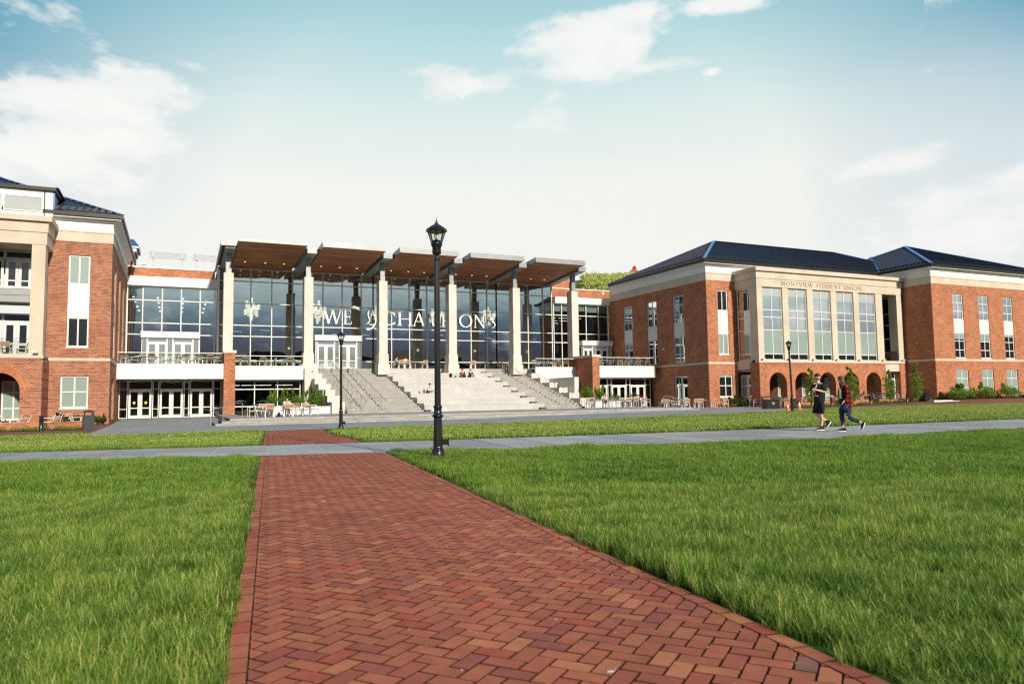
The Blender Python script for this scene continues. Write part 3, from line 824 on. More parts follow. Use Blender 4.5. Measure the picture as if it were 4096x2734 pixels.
def bay(b, Xs, YB, YF, flip):
    P=planeY(YB); XE=Xs+20.15
    # ground storey
    mb=MB()
    if not flip:
        cen=[Xs+2.25+3.27*k for k in range(5)]; uend=Xs+17.2
    else:
        cen=[Xs+17.91-3.27*k for k in range(6)][::-1]; uend=XE
    arch_wall(mb,P,Xs,uend,-.5,4.13,cen,1.1,2.1,thick=.8)
    ops=[(c-1.66,c+1.66,2.1,3.78) for c in cen]+[(c-1.1,c+1.1,-1,2.1) for c in cen]
    courses(mb,P,Xs,uend,-.2,4.10,ops)
    # returns of the storey
    PL=planeXn(Xs); PR=planeXp(XE)
    if not flip:
        wall(mb,PL,YB,54.4,-.5,4.13,[]); courses(mb,PL,YB,54.4,-.2,4.1,[])
        mb.box(Xs+.02,Xs+.5,54.4,54.42,-.5,4.1)
        mb.box(Xs+19.4,XE+.35,YB,YB+.6,-.5,4.13); courses(mb,P,Xs+19.4,XE+.3,-.2,4.1,[])
    else:
        wall(mb,PR,YB,YF,-.5,4.13,[]); courses(mb,PR,YB,YF,-.2,4.1,[])
    mb.build('arcade_wall',[M['brick_left' if flip else 'brick'],M['brick_arch']],b)
    # porch room behind the arches
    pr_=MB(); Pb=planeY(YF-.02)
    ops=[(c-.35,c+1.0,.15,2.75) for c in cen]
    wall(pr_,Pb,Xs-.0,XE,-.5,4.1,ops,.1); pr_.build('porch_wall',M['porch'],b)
    c_=MB(); c_.box(Xs+.05,XE-.05,YB+.82,YF-.03,3.35,3.4); c_.build('porch_ceiling',M['white'],b)
    for c in cen: window(b,Pb,c-.35,c+1.0,.15,2.75,2,(.95,2.0),d=.06,glass='g_blind')
    st=MB()
    # ledge, pilasters, beam
    wins=[(Xs+a,Xs+c) for a,c in ((.70,3.25),(4.0,6.5),(7.28,9.75),(10.5,12.97),(13.73,16.2))]
    ops=[(a,c,4.40,11.43) for a,c in wins]
    st.box(Xs-.06,XE+.06,YB-.06,YB+.5,4.13,4.30); st.box(Xs-.02,XE+.02,YB-.02,YB+.5,4.30,4.40)
    wall(st,P,Xs,Xs+17.2,4.40,11.45,ops,.42)
    st.box(Xs+17.0,Xs+17.2,YB+.001,YB+1.1,4.40,11.45)
    st.box(Xs+19.39,XE,YB,YB+1.0,4.40,11.45)
    if not flip:
        wall(st,PL,YB,54.2,4.40,11.45,[]); st.box(Xs+.01,Xs+.3,54.17,54.2,4.4,11.44)
        st.box(Xs-.04,Xs+.25,54.4,YF,3.5,4.13); st.box(Xs-.05,Xs+.3,54.2,YF,4.13,4.36)
        st.box(Xs+17.2,Xs+19.4,YB+.06,YB+.4,3.3,4.13)
    else:
        st.box(XE-.2,XE+.02,YB+.02,YF,3.5,4.12)
    st.build('stone_front',M['stone'],b)
    e=MB()
    e.box(Xs-.02,XE+.06,YB-.03,YF-.0,11.45,12.23); e.box(Xs-.08,XE+.12,YB-.09,YF-.0,12.245,12.93)
    e.box(Xs-.30,XE+.34,YB-.32,YF-.0,12.93,13.27); e.build('entablature',M['stone'],b)
    for (a,c) in wins:
        mb=MB(); fr=.07; d0,d1=.16,.24
        pbox(mb,P,a,a+fr,d0,d1,4.40,11.43); pbox(mb,P,c-fr,c,d0,d1,4.40,11.43); m_=(a+c)/2
        pbox(mb,P,m_-.045,m_+.045,d0+.004,d1-.004,4.47,11.36)
        pbox(mb,P,a+fr,c-fr,d0,d1,4.40,4.47); pbox(mb,P,a+fr,c-fr,d0,d1,11.36,11.43)
        for z in (4.98,7.29,8.53,9.24): pbox(mb,P,a+fr,c-fr,d0+.006,d1-.006,z-.04,z+.04)
        w=mb.build('window',M['frame'],b)
        g=MB(); rr=random.Random(int(a*10)); zb=10.55+rr.uniform(-.12,.12)
        for (z0,z1,k) in ((4.42,4.98,0),(4.98,7.29,1),(7.29,zb,2),(zb,11.4,3)):
            g.poly([P(a+.03,.21,z0),P(c-.03,.21,z0),P(c-.03,.21,z1),P(a+.03,.21,z1)],k)
        g.build('pane',[M['g_dark'],M['g_blind'],M['g_sky'],M['g_blind_skypaint']],w)
    # loggia
    lg=MB(); Pl=planeY(YF-.03)
    lg.box(Xs+17.2,XE-.02,YB+.05,YF-.04,4.25,4.40); lg.build('loggia_floor',M['stone'],b)
    u0,u1=Xs+17.25,Xs+20.15
    if not flip:
        window(b,planeXn(Xs+20.42),53.6,56.1,4.4,11.4,1,(5.4,6.9,8.4,9.6),d=.0)
        window(b,PL,54.2,55.95,4.38,11.42,1,(4.98,7.29,8.53,9.24),d=.06,label='tall side window of the bay')
        window(b,planeXn(Xs+.35),54.45,56.1,.0,3.0,1,(.9,1.9),d=.0,glass='g_blind')
        window(b,Pl,u0,u1,4.4,11.4,1,(5.4,6.9,7.1,8.4,9.6),d=-.05,cpos=[u0+1.3])
        door_leaf(b,Pl,u0+.2,u0+1.2,4.45,6.9,-.14)
    else:
        for zz in (4.42,8.62):
            for k in range(2):
                ua=Xs+16.0+k*1.55
                window(b,Pl,ua-.06,ua+1.5,zz+2.22,zz+2.8,1,(),d=-.02)
                door_leaf(b,Pl,ua,ua+.72,zz,zz+2.2,-.02); door_leaf(b,Pl,ua+.74,ua+1.46,zz,zz+2.2,-.02,hs=-1)
        s_=MB(); s_.box(Xs+15.5,Xs+19.3,YB+.5,YF-.1,7.75,8.2); s_.box(Xs+15.5,Xs+19.32,YB+.45,YB+.6,8.2,8.6); s_.build('balcony_slab',M['metal'],b)
        s_=MB(); s_.box(Xs+15.5,Xs+19.36,YB+.40,YB+.62,8.6,8.75); s_.build('balcony_curb',M['white'],b)
    rl=MB(); rl.box(u0+.1,Xs+19.35,YB+.14,YB+.16,4.45,5.45); rl.build('glass_railing',M['glass_rail'],b)
    for a,c in [(Xs+.35,0)]+[((w0[1]+w1[0])/2,0) for w0,w1 in zip(wins,wins[1:])]+[(Xs+16.8,0),(Xs+19.8,0)]:
        l_=MB(); l_.box(a-.14,a+.14,YB-.34,YB-.04,4.45,4.52); l_.box(a-.05,a+.05,YB-.06,YB-.02,4.40,4.46); l_.build('facade_lamp',M['white'],b)

def south_wall_windows(b,P,sg,x0,styles):
    """narrow front wall: two stacked windows with a white panel, one square window below"""
    f=lambda s0,s1:(min(x0+sg*s0,x0+sg*s1),max(x0+sg*s0,x0+sg*s1))
    a,c=f(1.33,2.62); g0,g1=f(1.25,2.90)
    window(b,P,a,c,9.35,11.38,2,(),glass=styles[0],sill=False)
    spandrel(b,P,a,c,7.12,9.34)
    window(b,P,a,c,5.05,7.10,2,(),glass=styles[1],sill=True)
    window(b,P,g0,g1,.90,3.08,2,(2.0,),glass=styles[2],sill=True,blind=styles[3])
    return [(a,c,5.05,11.38),(g0,g1,.90,3.08)]

# --- right: the student union with the carved name
X0,YF=46.8,56.2
b=empty('student_union_building',(X0,YF,0),0,'red brick student union with MONTVIEW STUDENT UNION carved above tall bay windows','building')
KID[b.name]=[]
b.location=(0,0,0)
P=planeY(YF)
mb=MB(); ops=south_wall_windows(b,P,1,X0,('g_dark','g_blind','g_dark',.12))
wall(mb,P,X0,50.6,-.5,12.3,ops,.15); courses(mb,P,X0,50.35,-.2,4.08,ops)
# side wall toward the glass hall
PS=planeXn(X0); sops=[]
for a,c in ((59.72,61.52),(64.37,66.12),(69.0,70.72)):
    sops += [(a,c,4.42,11.3)]
sops.append((59.5,61.6,-.05,3.05))
wall(mb,PS,YF,73.95,-.5,12.3,sops,.15); courses(mb,PS,YF,65,-.2,4.08,sops)
for a,c in ((59.5,61.75),(64.1,66.35),(68.75,70.95)):
    pbox(mb,PS,a,c,-.03,.02,11.52,11.60); pbox(mb,PS,a,c,-.02,.02,11.72,12.0)
mb.poly([(X0,73.9,-.5),(71,73.9,-.5),(71,73.9,12.3),(X0,73.9,12.3)])
mb.build('brick_wall',M['brick'],b)
for i,(a,c) in enumerate(((59.72,61.52),(64.37,66.12),(69.0,70.72))):
    window(b,PS,a,c,8.5,11.3,2,(9.4,10.35),blind=(0,.38,.33)[i])
    spandrel(b,PS,a,c,7.12,8.48,mat='metal' if False else 'white')
    window(b,PS,a,c,4.42,7.1,2,(5.3,6.2),blind=(0,.2,.3)[i])
window(b,PS,59.5,61.6,-.05,3.05,2,(.75,1.95))
sb=MB(); sb.box(X0-.04,50.4,YF-.04,YF+.1,4.1,4.3); sb.box(X0-.04,X0+.1,YF+.1,73.9,4.1,4.3); sb.build('stone_band',M['stone'],b)
entab(b,X0,80,YF,73.4)
bay(b,50.35,53.2,56.2,False)
# carved name
pr_l='MONTVIEW STUDENT UNION'; adv=0
for ch in pr_l: adv+= .62 if ch==' ' else glyph(ch)[1]+.13
h=.40; sx=(64.6-53.4)/(adv*h); x=53.4
inc=plain('incised_letters',(.30,.19,.12),.9,0,.1,6)
PT=planeY(53.2-.035)
for ch in pr_l:
    if ch==' ': x+=.62*h*sx; continue
    x+=letter(b,ch,PT,x,11.68,h,inc,sx,d0=-.012,d1=.0)+.13*h*sx
# wing
WX,WY=70.9,50.0
PW=planeY(WY); wo=[]
ww=[(74.15,75.85),(78.35,80.05),(82.55,84.25),(86.75,88.45)]
for a,c in ww: wo+=[(a,c,4.58,11.36),(a-.1,c+.2,.5,3.4)]
mb=MB(); wall(mb,PW,WX,92.2,-.5,12.3,wo,.15); courses(mb,PW,WX,92.2,.25,4.28,wo)
PWS=planeXn(WX); wall(mb,PWS,WY,YF,-.5,12.3,[],.15); courses(mb,PWS,WY,YF,.25,4.28,[])
for a,c in ww: pbox(mb,PW,a-.25,c+.25,-.03,.02,11.52,11.60); pbox(mb,PW,a-.2,c+.2,-.02,.02,11.72,12.0)
mb.poly([(92.2,WY,-.5),(92.2,71,-.5),(92.2,71,12.3),(92.2,WY,12.3)])
mb.build('brick_wall',M['brick'],b)
for i,(a,c) in enumerate(ww):
    window(b,PW,a,c,8.66,11.36,2,(9.55,10.45),glass='g_sky',sill=False)
    spandrel(b,PW,a,c,7.28,8.64)
    window(b,PW,a,c,4.58,7.26,2,(5.45,6.38),blind=(.25,.3,.12,.2)[i],sill=True)
    window(b,PW,a-.1,c+.2,.5,3.4,2,(1.5,2.45),glass='g_blind',sill=True)
sb=MB(); sb.box(WX-.04,92.2,WY-.04,WY+.1,4.28,4.48); sb.box(WX-.04,WX+.1,WY+.1,YF-3.1,4.28,4.48); sb.build('stone_band',M['stone'],b)
entab(b,WX,92.2,WY,71)
hip_roof(b,46.2,82.0,55.6,72.8,14.26,.47)
hip_roof(b,70.3,92.8,49.4,71.6,14.26,.42)
vf=MB(); vf.beam((70.35,55.65,14.31),(79.5,63.85,18.12),.34,.04); vf.build('valley_flashing',M['ridge'],b)
# entrance under the loggia
Pd=planeY(53.85)
window(b,Pd,67.62,69.74,.1,3.3,1,(2.55,),d=0,cpos=[68.55],label='glazed white side entrance')
door_leaf(b,Pd,68.62,69.62,.14,2.5,-.08,sticker=True)
k_=MB(); k_.box(67.55,67.75,53.8,56.0,-.3,3.4); k_.build('recess_wall',M['brick'],b)
v=MB(); v.ball((67.05,53.1,2.45),.1,8); v.build('wall_lamp',M['white'],b)
sd=MB(); sd.ball((X0-.06,63.2,6.0),.14,8); sd.build('wall_lamp',M['white'],b)

# --- left building
X0,YF=-4.16,57.6
b2=empty('brick_building',(0,0,0),0,'red brick building at the left edge with blue hipped roof and stone loggia column','building')
KID[b2.name]=[]
P=planeY(YF); ops=south_wall_windows(b2,P,-1,X0,('g_blind','g_dark','g_blind',0))
mb=MB(); wall(mb,P,-8.9,X0,-.6,12.3,ops,.15); courses(mb,P,-7.76,X0,-.25,4.08,ops)
PS=planeXp(X0); sops=[]
for a in (60.2,64.75,69.3): sops.append((a,a+1.7,4.45,11.2))
sops.append((59.9,61.8,.0,3.0))
wall(mb,PS,YF,73.95,-.6,12.3,sops,.15); courses(mb,PS,YF,66.3,-.25,4.08,sops)
mb.build('brick_wall',M['brick_left'],b2)
for a in (60.2,64.75,69.3):
    window(b2,PS,a,a+1.7,8.5,11.2,2,(9.4,10.3)); spandrel(b2,PS,a,a+1.7,7.12,8.48); window(b2,PS,a,a+1.7,4.45,7.1,2,(5.3,6.2))
window(b2,PS,59.9,61.8,.0,3.0,2,(1.0,2.0))
sb=MB(); sb.box(-7.8,X0+.04,YF-.04,YF+.1,4.1,4.3); sb.box(X0-.1,X0+.04,YF+.1,73.9,4.1,4.3); sb.build('stone_band',M['stone'],b2)
entab(b2,-34,X0,YF,74.2)
bay(b2,-7.76-20.15,54.9,YF,True)
hip_roof(b2,-34.6,-3.56,57.0,74.8,14.26,.47)
at=MB(); at.box(-34,-7.72,56.95,62,13.27,15.5); at.build('attic_wall',M['white'],b2)
PA_=planeY(56.95)
for a,c in ((-12.6,-10.6),(-10.5,-8.3)): window(b2,PA_,a,c,14.02,15.05,1,(),d=-.03,fr=.05,glass='g_blind_skypaint')  # no blinds here: reflected sky is put into the pale pane colour
g=MB(); g.box(-34.2,-7.55,56.72,62.2,15.5,15.72); g.build('gutter',M['gutter'],b2)
g=MB(); g.tube([(-8.2,56.86,15.5),(-8.2,56.86,13.3)],.035,6,0); g.build('downpipe',M['gutter'],b2)
ar=MB(); ar.poly([(-34.2,56.72,15.725),(-7.55,56.72,15.725),(-9.2,60,16.4),(-34.2,60,16.4)]); ar.poly([(-7.55,56.72,15.725),(-7.55,62.2,15.725),(-9.2,60,16.4)])
ar.build('attic_roof',M['roof'],b2)
ar=MB(); ar.beam((-7.5,56.75,15.76),(-7.5,62.2,15.76),.2,.08); ar.build('ridge_cap',M['ridge'],b2); ar=MB(); ar.beam((-7.66,57.0,15.7),(-7.66,57.0,14.3),.06,.1,up=(0,1,0)); ar.build('corner_flashing',M['ridge'],b2)
g=MB(); g.tube([(-3.72,73.2,13.95),(-3.95,73.6,12.8),(-4.0,73.8,12.0)],.06,8); g.build('downpipe',M['gutter'],b2)

# ------------------------------------------------------------------ glass hall
H=empty('glass_hall',(0,0,0),0,'glass fronted hall with five tilted wood canopies on stone columns above the steps','building')
KID[H.name]=[]
YG=74.0; PG=planeY(YG)
def curtain(u0,u1,verts,z0,z1,rows,Y=YG,glass='glass',fr=.09,dep=.16,hide=None,name='window_wall'):
    P=planeY(Y); mb=MB()
    for x in verts: pbox(mb,P,x-fr/2,x+fr/2,-dep/2,dep/2,z0,z1)
    for z in [z0+.05]+list(rows)+[z1-.05]:
        for a,c in zip(verts,verts[1:]):
            if hide and hide[0]-.05<=a and c<=hide[1]+.05 and z<hide[2]: continue
            pbox(mb,P,a+fr/2,c-fr/2,-dep/2+.012,dep/2-.012,z-.045,z+.045)
    w=mb.build(name,M['frame'],H)
    g=MB()
    if hide:
        hx0,hx1,hz=hide
        g.poly([P(u0,.03,hz),P(u1,.03,hz),P(u1,.03,z1),P(u0,.03,z1)])
        if hx0>u0+.05: g.poly([P(u0,.03,z0),P(hx0,.03,z0),P(hx0,.03,hz),P(u0,.03,hz)])
        if hx1<u1-.05: g.poly([P(hx1,.03,z0),P(u1,.03,z0),P(u1,.03,hz),P(hx1,.03,hz)])
    else: g.poly([P(u0,.03,z0),P(u1,.03,z0),P(u1,.03,z1),P(u0,.03,z1)])
    g.build('pane',M[glass],w); return w
rows=(12.67,10.54,8.42,7.37,5.01)
a0=4.53; pit=6.93
ed=[a0+pit*k for k in range(6)]
curtain(3.45,a0,[3.5,a0],4.15,13.93,rows)
for k in range(5):
    a=a0+pit*k; vs=[a,a+1.93,a+3.86,a+5.79,a+pit]
    hide=(12.44,17.25,7.45) if k==1 else None
    if k==1:
        vs=[a,13.3,15.22,17.17,a+pit]
        curtain(a,a+pit,vs,4.15,13.93,rows,hide=(11.46,17.25,7.42))
    else: curtain(a,a+pit,vs,4.15,13.93,rows)
# wings
curtain(-4.14,3.4,[-4.07,-2.82,-1.23,.36,1.97,3.25],4.15,11.78,(10.5,8.42,7.37),hide=(-2.9,2.02,7.3))
curtain(39.3,46.75,[39.4,40.44,41.8,43.7,45.4,46.68],4.15,11.85,(10.54,8.42,7.37),hide=(43.4,46.75,7.3),glass='glass_lo')
w=MB(); w.box(-4.12,3.42,73.55,74.9,11.78,12.60); w.box(-4.12,3.42,73.50,73.56,12.52,12.62); 
w.build('fascia',M['white'],H); w=MB(); w.box(39.45,46.78,73.55,74.9,11.88,12.62); w.build('fascia',M['white'],H); w=MB()
w.box(3.42,3.62,73.5,74.2,4.15,13.6); w.build('corner_mullion',M['white'],H)
# roller blinds behind the top panes of the wings
for (xa,xb,zb_) in ((-4.05,-2.86,10.95),(-2.78,-1.27,11.0),(-1.19,.32,10.9),(.40,1.93,10.85),(2.01,3.2,10.72),(39.45,40.4,11.0),(40.5,41.75,11.05),(41.85,43.65,11.1),(43.75,45.35,11.0),(45.45,46.6,10.95)):
    mb=MB(); mb.poly([(xa,74.14,zb_),(xb,74.14,zb_),(xb,74.14,11.8),(xa,74.14,11.8)]); mb.build('roller_blind',M['blind'],H)
# vestibules
def vestibule(x0,x1,doors,zt=7.0,yv=72.9,sides=True,glass='g_sky'):
    mb=MB(); mb.box(x0,x1,yv-.25,73.9,zt,zt+.5); mb.box(x0-.03,x1+.03,yv-.3,73.92,zt+.47,zt+.55)
    mb.build('porch_canopy',M['white'],H)
    P=planeY(yv); z0=4.15
    ds=[]
    for a,c in doors:
        m=(a+c)/2
        door_leaf(H,P,a,m-.005,z0,zt-.42,0.0,glass,1); door_leaf(H,P,m+.005,c,z0,zt-.42,0.0,glass,-1)
        window(H,P,a,c,zt-.41,zt-.01,1,(),d=0,fr=.05,glass='g_sky',name='transom')
        ds+=[a,c]
    xs=[x0+.06]+ds+[x1-.06]
    for i in range(0,len(xs),2):
        if xs[i+1]-xs[i]>.15: window(H,P,xs[i],xs[i+1],z0,zt-.01,1,(5.3,),d=0,fr=.05,glass='g_sky',name='sidelight')
    if sides:
        for X in (x0+.08,x1-.12):
            Pn=planeXn(X); window(H,Pn,yv+.06,73.85,z0,zt-.01,1,(5.3,),d=0.02,fr=.05,glass='g_blind',name='sidelight')
vestibule(-2.88,1.98,[(-2.36,-.75),(-.28,1.40)])
vestibule(12.3,17.0,[(12.55,14.25),(14.72,16.45)])
vestibule(42.4,46.5,[(42.6,43.9),(44.2,45.9)],glass='g_dark')
# canopies
for k in range(5):
    bx=10.28+6.97*k; ax=bx-5.68
    f0,f1=64.5,93.0; zf,zg=14.62,13.97
    sl=(zg-zf)/(YG-f0); zb=zf+sl*(f1-f0)
    th=.18 if k==0 else .46
    s=MB()
    q=[(ax+.05,f0+.03,zf),(bx-.05,f0+.03,zf),(bx-.05,f1,zb),(ax+.05,f1,zb)]
    s.poly(q,0,uv=[(p[0],p[1]) for p in q]); so=s.build('canopy',M['soffit'],H)
    e=MB()
    e.prism([(ax,f0,zf-.02),(ax,f0,zf+th),(ax,YG+3,zg+th-.02),(ax,YG+3,zg+.16)],(.045,0,0))
    e.prism([(bx-.045,f0,zf-.02),(bx-.045,f0,zf+th),(bx-.045,YG+3,zg+th-.02),(bx-.045,YG+3,zg+.16)],(.045,0,0))
    e.prism([(ax-.02,f0-.02,zf+.10),(bx+.02,f0-.02,zf+.10),(bx+.02,f0-.02,zf+th),(ax-.02,f0-.02,zf+th)],(0,.05,0))
    e.box(ax,bx,f0-.06,f0+.03,zf-.03,zf+.09)
    e.prism([(ax+.02,f0+.05,zf+th-.03),(ax+.02,f1,zb+th-.03),(ax+.02,f1,zb+th),(ax+.02,f0+.05,zf+th)],(bx-ax-.04,0,0))
    e.build('fascia',M['metal'],so)
    l_=MB()
    for xx in (ax+1.1,ax+2.9,ax+4.6):
        for yy in (71.6,77,81,85):
            zz=zf+sl*(yy-f0)-.012
            l_.lathe([(.001,0),(.085,0),(.1,.012)],(xx,yy,zz),10)
    l_.build('downlight',M['spot'],so)
# beams over the columns + posts + columns
cx=[4.08,10.94,17.87,24.88,31.87,38.80]
for k,x in enumerate(cx):
    g=MB()
    bw=.42
    g.prism([(x-bw,66.2,14.30),(x-bw,66.2,14.78),(x-bw,YG+.4,14.28),(x-bw,YG+.4,13.80)],(2*bw,0,0))
    g.build('steel_beam',M['metal'],H)
    dk=MB(); dk.prism([(x-.72,66.6,14.79),(x-.72,YG+.4,14.30),(x-.72,YG+.4,14.36),(x-.72,66.6,14.86)],(1.44,0,0)); dk.build('deck',M['metal'],H)
    g=MB(); g.box(x-.23,x+.23,68.15,68.6,12.4,14.35); g.box(x-.19,x+.19,68.12,68.15,12.4,14.3); pst=None
    zb=5.35 if k in (0,5) else (4.0 if k==1 else 3.64)
    c=MB(); w=.40
    c.box(x-w,x+w,67.9,68.95,zb,12.43)
    if k in (0,5): pass
    else:
        c.box(x-w-.07,x+w+.07,67.83,69.02,zb,5.45)
        c.box(x-w-.16,x+w+.16,67.72,69.1,zb-.15,4.50)
    co=c.build('column',M['precast'],H)
    g.build('post',M['metal'],co)
g=MB(); g.prism([(3.30,66.0,14.5),(3.30,66.0,14.85),(3.30,YG+2,14.1),(3.30,YG+2,13.75)],(.14,0,0)); g.box(3.3,4.6,65.95,66.1,14.45,14.85); g.build('edge_beam',M['metal'],H)
g=MB(); g.prism([(3.44,66.1,14.74),(3.44,YG+.5,14.14),(3.44,YG+.5,14.2),(3.44,66.1,14.80)],(1.2,0,0)); g.build('deck',M['gutter'],H)
# brick piers
for i,(x0,x1) in enumerate(((3.56,4.42),(38.22,39.05))):
    mb=MB(); mb.box(x0,x1,63.6,69.2,-.4,5.12); mb.build('brick_pier',M['brick'],H)
    mb=MB(); mb.box(x0-.08,x1+.08,63.5,69.3,5.12,5.35); mb.build('pier_cap',M['precast'],H)
# balconies
def balcony(x0,x1,y,z0=3.03,z1=4.24,depth=8.0,back=74.0,cham=False):
    mb=MB()
    mb.box(x0,x1,y,y+.25,z0,z1); mb.box(x0,x1,y+.25,back,4.02,4.15); mb.box(x0,x1,y+.25,back,z0+.02,z0+.12)
    mb.box(x0,x1,y-.025,y,z1-.10,z1+.0)
    if cham: mb.prism([(x1,y,z0),(x1+.78,y+.9,z0),(x1+.78,y+1.1,z0),(x1,y+.25,z0)],(0,0,z1-z0))
    bo=mb.build('balcony',M['white'],H)
    r=MB(); r.box(x0+.05,x1-.02,y+.10,y+.16,5.08,5.14)
    r.build('top_rail',M['frame'],bo)
    r=MB(); r.box(x0+.05,x1-.02,y+.12,y+.135,z1,5.08); r.build('glass_railing',M['glass_rail'],bo)
balcony(-4.14,3.54,63.8); balcony(4.44,10.36,67.0); balcony(33.5,38.2,67.0); balcony(39.07,46.0,63.8,cham=True)
# ground-floor glazing
def entrance_row(units,Y,z0,z1,ztr,glass='glass_lo'):
    P=planeY(Y)
    for kind,a,c in units:
        if kind=='d':
            m=(a+c)/2
            door_leaf(H,P,a+.02,m-.004,z0,ztr-.05,0,glass,1,sticker=(a<-3)); door_leaf(H,P,m+.004,c-.02,z0,ztr-.05,0,glass,-1,sticker=(a<-3))
            window(H,P,a,c,ztr-.04,z1,1,(),d=0,fr=.06,glass=glass,name='transom')
        else: window(H,P,a+.02,c-.02,z0,z1,1,(z0+.74,ztr),d=0,fr=.06,glass=glass,name='sidelight')
uL=[('s',-4.12,-3.45),('d',-3.43,-1.72),('s',-1.70,-1.19),('d',-1.17,.60),('s',.62,1.07),('d',1.09,2.86),('s',2.88,3.54)]
entrance_row(uL,66.4,-.06,2.98,2.28)
uR=[('d',39.1,40.9),('s',40.92,41.4),('d',41.42,43.2),('s',43.22,43.72),('d',43.75,45.6),('s',45.62,46.35)]
entrance_row(uR,65.2,.02,2.98,2.28,)
curtain(4.5,10.3,[4.55,6.33,8.27,10.22],.14,2.98,(.72,2.22),Y=68.0,glass='glass_lo',fr=.08)
curtain(33.7,38.2,[33.8,36,38.1],.14,2.98,(.72,2.22),Y=68.0,glass='glass_lo',fr=.08)
# rooms
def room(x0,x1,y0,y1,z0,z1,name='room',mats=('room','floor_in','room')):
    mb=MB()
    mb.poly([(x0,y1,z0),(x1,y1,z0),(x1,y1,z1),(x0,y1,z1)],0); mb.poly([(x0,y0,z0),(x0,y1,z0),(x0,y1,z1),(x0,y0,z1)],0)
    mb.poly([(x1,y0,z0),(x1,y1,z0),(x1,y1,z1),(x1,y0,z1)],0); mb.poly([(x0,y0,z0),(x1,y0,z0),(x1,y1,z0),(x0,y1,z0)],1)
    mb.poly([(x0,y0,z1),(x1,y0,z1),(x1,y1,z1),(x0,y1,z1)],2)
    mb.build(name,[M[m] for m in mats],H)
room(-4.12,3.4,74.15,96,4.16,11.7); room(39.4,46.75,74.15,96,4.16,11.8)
room(-4.12,3.5,66.5,80,-.05,3.0); room(39.1,46.6,65.35,80,-.05,3.0); room(4.5,10.3,68.2,80,.145,3.0); room(33.7,38.2,68.2,80,.145,3.0)
# hall interior
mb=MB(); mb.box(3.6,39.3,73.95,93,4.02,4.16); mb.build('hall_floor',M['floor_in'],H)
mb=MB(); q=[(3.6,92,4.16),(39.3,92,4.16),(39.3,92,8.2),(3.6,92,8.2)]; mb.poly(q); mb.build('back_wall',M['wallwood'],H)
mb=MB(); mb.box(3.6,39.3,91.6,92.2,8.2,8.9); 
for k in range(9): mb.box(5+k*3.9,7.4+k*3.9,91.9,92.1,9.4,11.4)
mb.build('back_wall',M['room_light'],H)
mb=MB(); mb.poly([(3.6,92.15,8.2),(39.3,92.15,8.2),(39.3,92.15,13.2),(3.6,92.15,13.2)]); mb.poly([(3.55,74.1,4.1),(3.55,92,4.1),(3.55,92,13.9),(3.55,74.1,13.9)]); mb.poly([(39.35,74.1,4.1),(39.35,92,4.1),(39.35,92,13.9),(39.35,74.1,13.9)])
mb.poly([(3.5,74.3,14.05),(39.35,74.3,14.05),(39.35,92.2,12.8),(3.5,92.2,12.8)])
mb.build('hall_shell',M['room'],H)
for x in (10.7,17.7,24.7,31.6,38.4):
    mb=MB(); mb.box(x-.65,x+.65,79,80,4.16,10.9); mb.build('interior_pier',M['brick_dark'],H)
    mb=MB(); mb.ball((x,78.9,6.6),.14,6); mb.build('wall_lamp',M['cyl'],H)
rr=random.Random(5)
for i,(x,y,z) in enumerate([(6.9,78,10.5),(13.55,78,10.5),(20.1,78,10.4),(26.5,78,10.4),(33.0,78,10.6)]):
    ch=empty('chandelier',(x,y,z),0,'%s hanging cluster of white cylinder shades from the left behind the hall glass'%ORD[i],'chandelier','chandeliers in the glass hall')
    KID[ch.name]=[]
    mb=MB()
    for k,(dx,dz) in enumerate([(0,.85),(-.15,.35),(.22,.3),(-.45,.1),(.5,.05),(.7,.25),(-.62,-.35),(0,-.1),(.3,-.35),(-.3,-.45),(.52,-.5),(.05,-.75),(-.05,-1.0),(-.5,.45)]):
        dy=rr.uniform(-.4,.4); hh=rr.uniform(.5,.7); r_=.135
        c_=MB(); c_.lathe([(r_,-hh/2),(r_,hh/2)],(dx,dy,dz),10); c_.lathe([(.001,-hh/2),(r_,-hh/2)],(dx,dy,dz),10); c_.lathe([(r_,hh/2),(.001,hh/2)],(dx,dy,dz),10)
        c_.build('lamp_shade',M['cyl'],ch)
        mb.tube([(dx,dy,dz+hh/2),(dx,dy,13.4-z)],.008,4)
    mb.build('cord',M['gutter'],ch)
# pendant tubes and spots in the rooms
sp=MB()
for x in (-3.9,-1.75,.55,2.75):
    for y in (80.5,84.5,88.5,92.5): sp.box(x-.10,x+.10,y-.45,y+.45,11.55,11.6)
sp.build('ceiling_light',M['lamp'],H)
sp=MB()
for x in (40.4,42.2,44,45.8):
    for y in (77,80,83,86): sp.box(x-.7,x+.7,y-.05,y+.05,10.9,10.96)
for x,y,z in ((8.9,84,8.9),(6,85,8.8),(12.0,84,8.8),(17,86,8.8),(20.2,85,8.7),(29.5,85,8.9),(34,84,9.2),(34.6,82,8.4),(36.9,80,9.3),(37.3,83,9.1),(37,86,8.6),(36.5,84,8.0)): sp.beam((x-.5,y-.3,z),(x+.5,y+.3,z),.08,.06)
sp.build('pendant_light',M['tube'],H)
sp=MB(); rr=random.Random(9)
for k in range(16): 
    x=-3.8+rr.random()*7; y=68+rr.random()*7; sp.lathe([(.001,0),(.09,0)],(x,y,2.985),8)
for k in range(5):
    x=40+k*1.3; sp.lathe([(.001,0),(.09,0)],(x,68+k%2,2.985),8)
sp.build('ceiling_light',M['lamp'],H)
sp=MB()
for x in (4.9,5.9,6.9,7.6,8.9,9.5): sp.box(x-.42,x+.42,70.1+.6*(x%1),70.75+.6*(x%1),2.60,2.66)
sp.build('pendant_light',M['tube'],H)
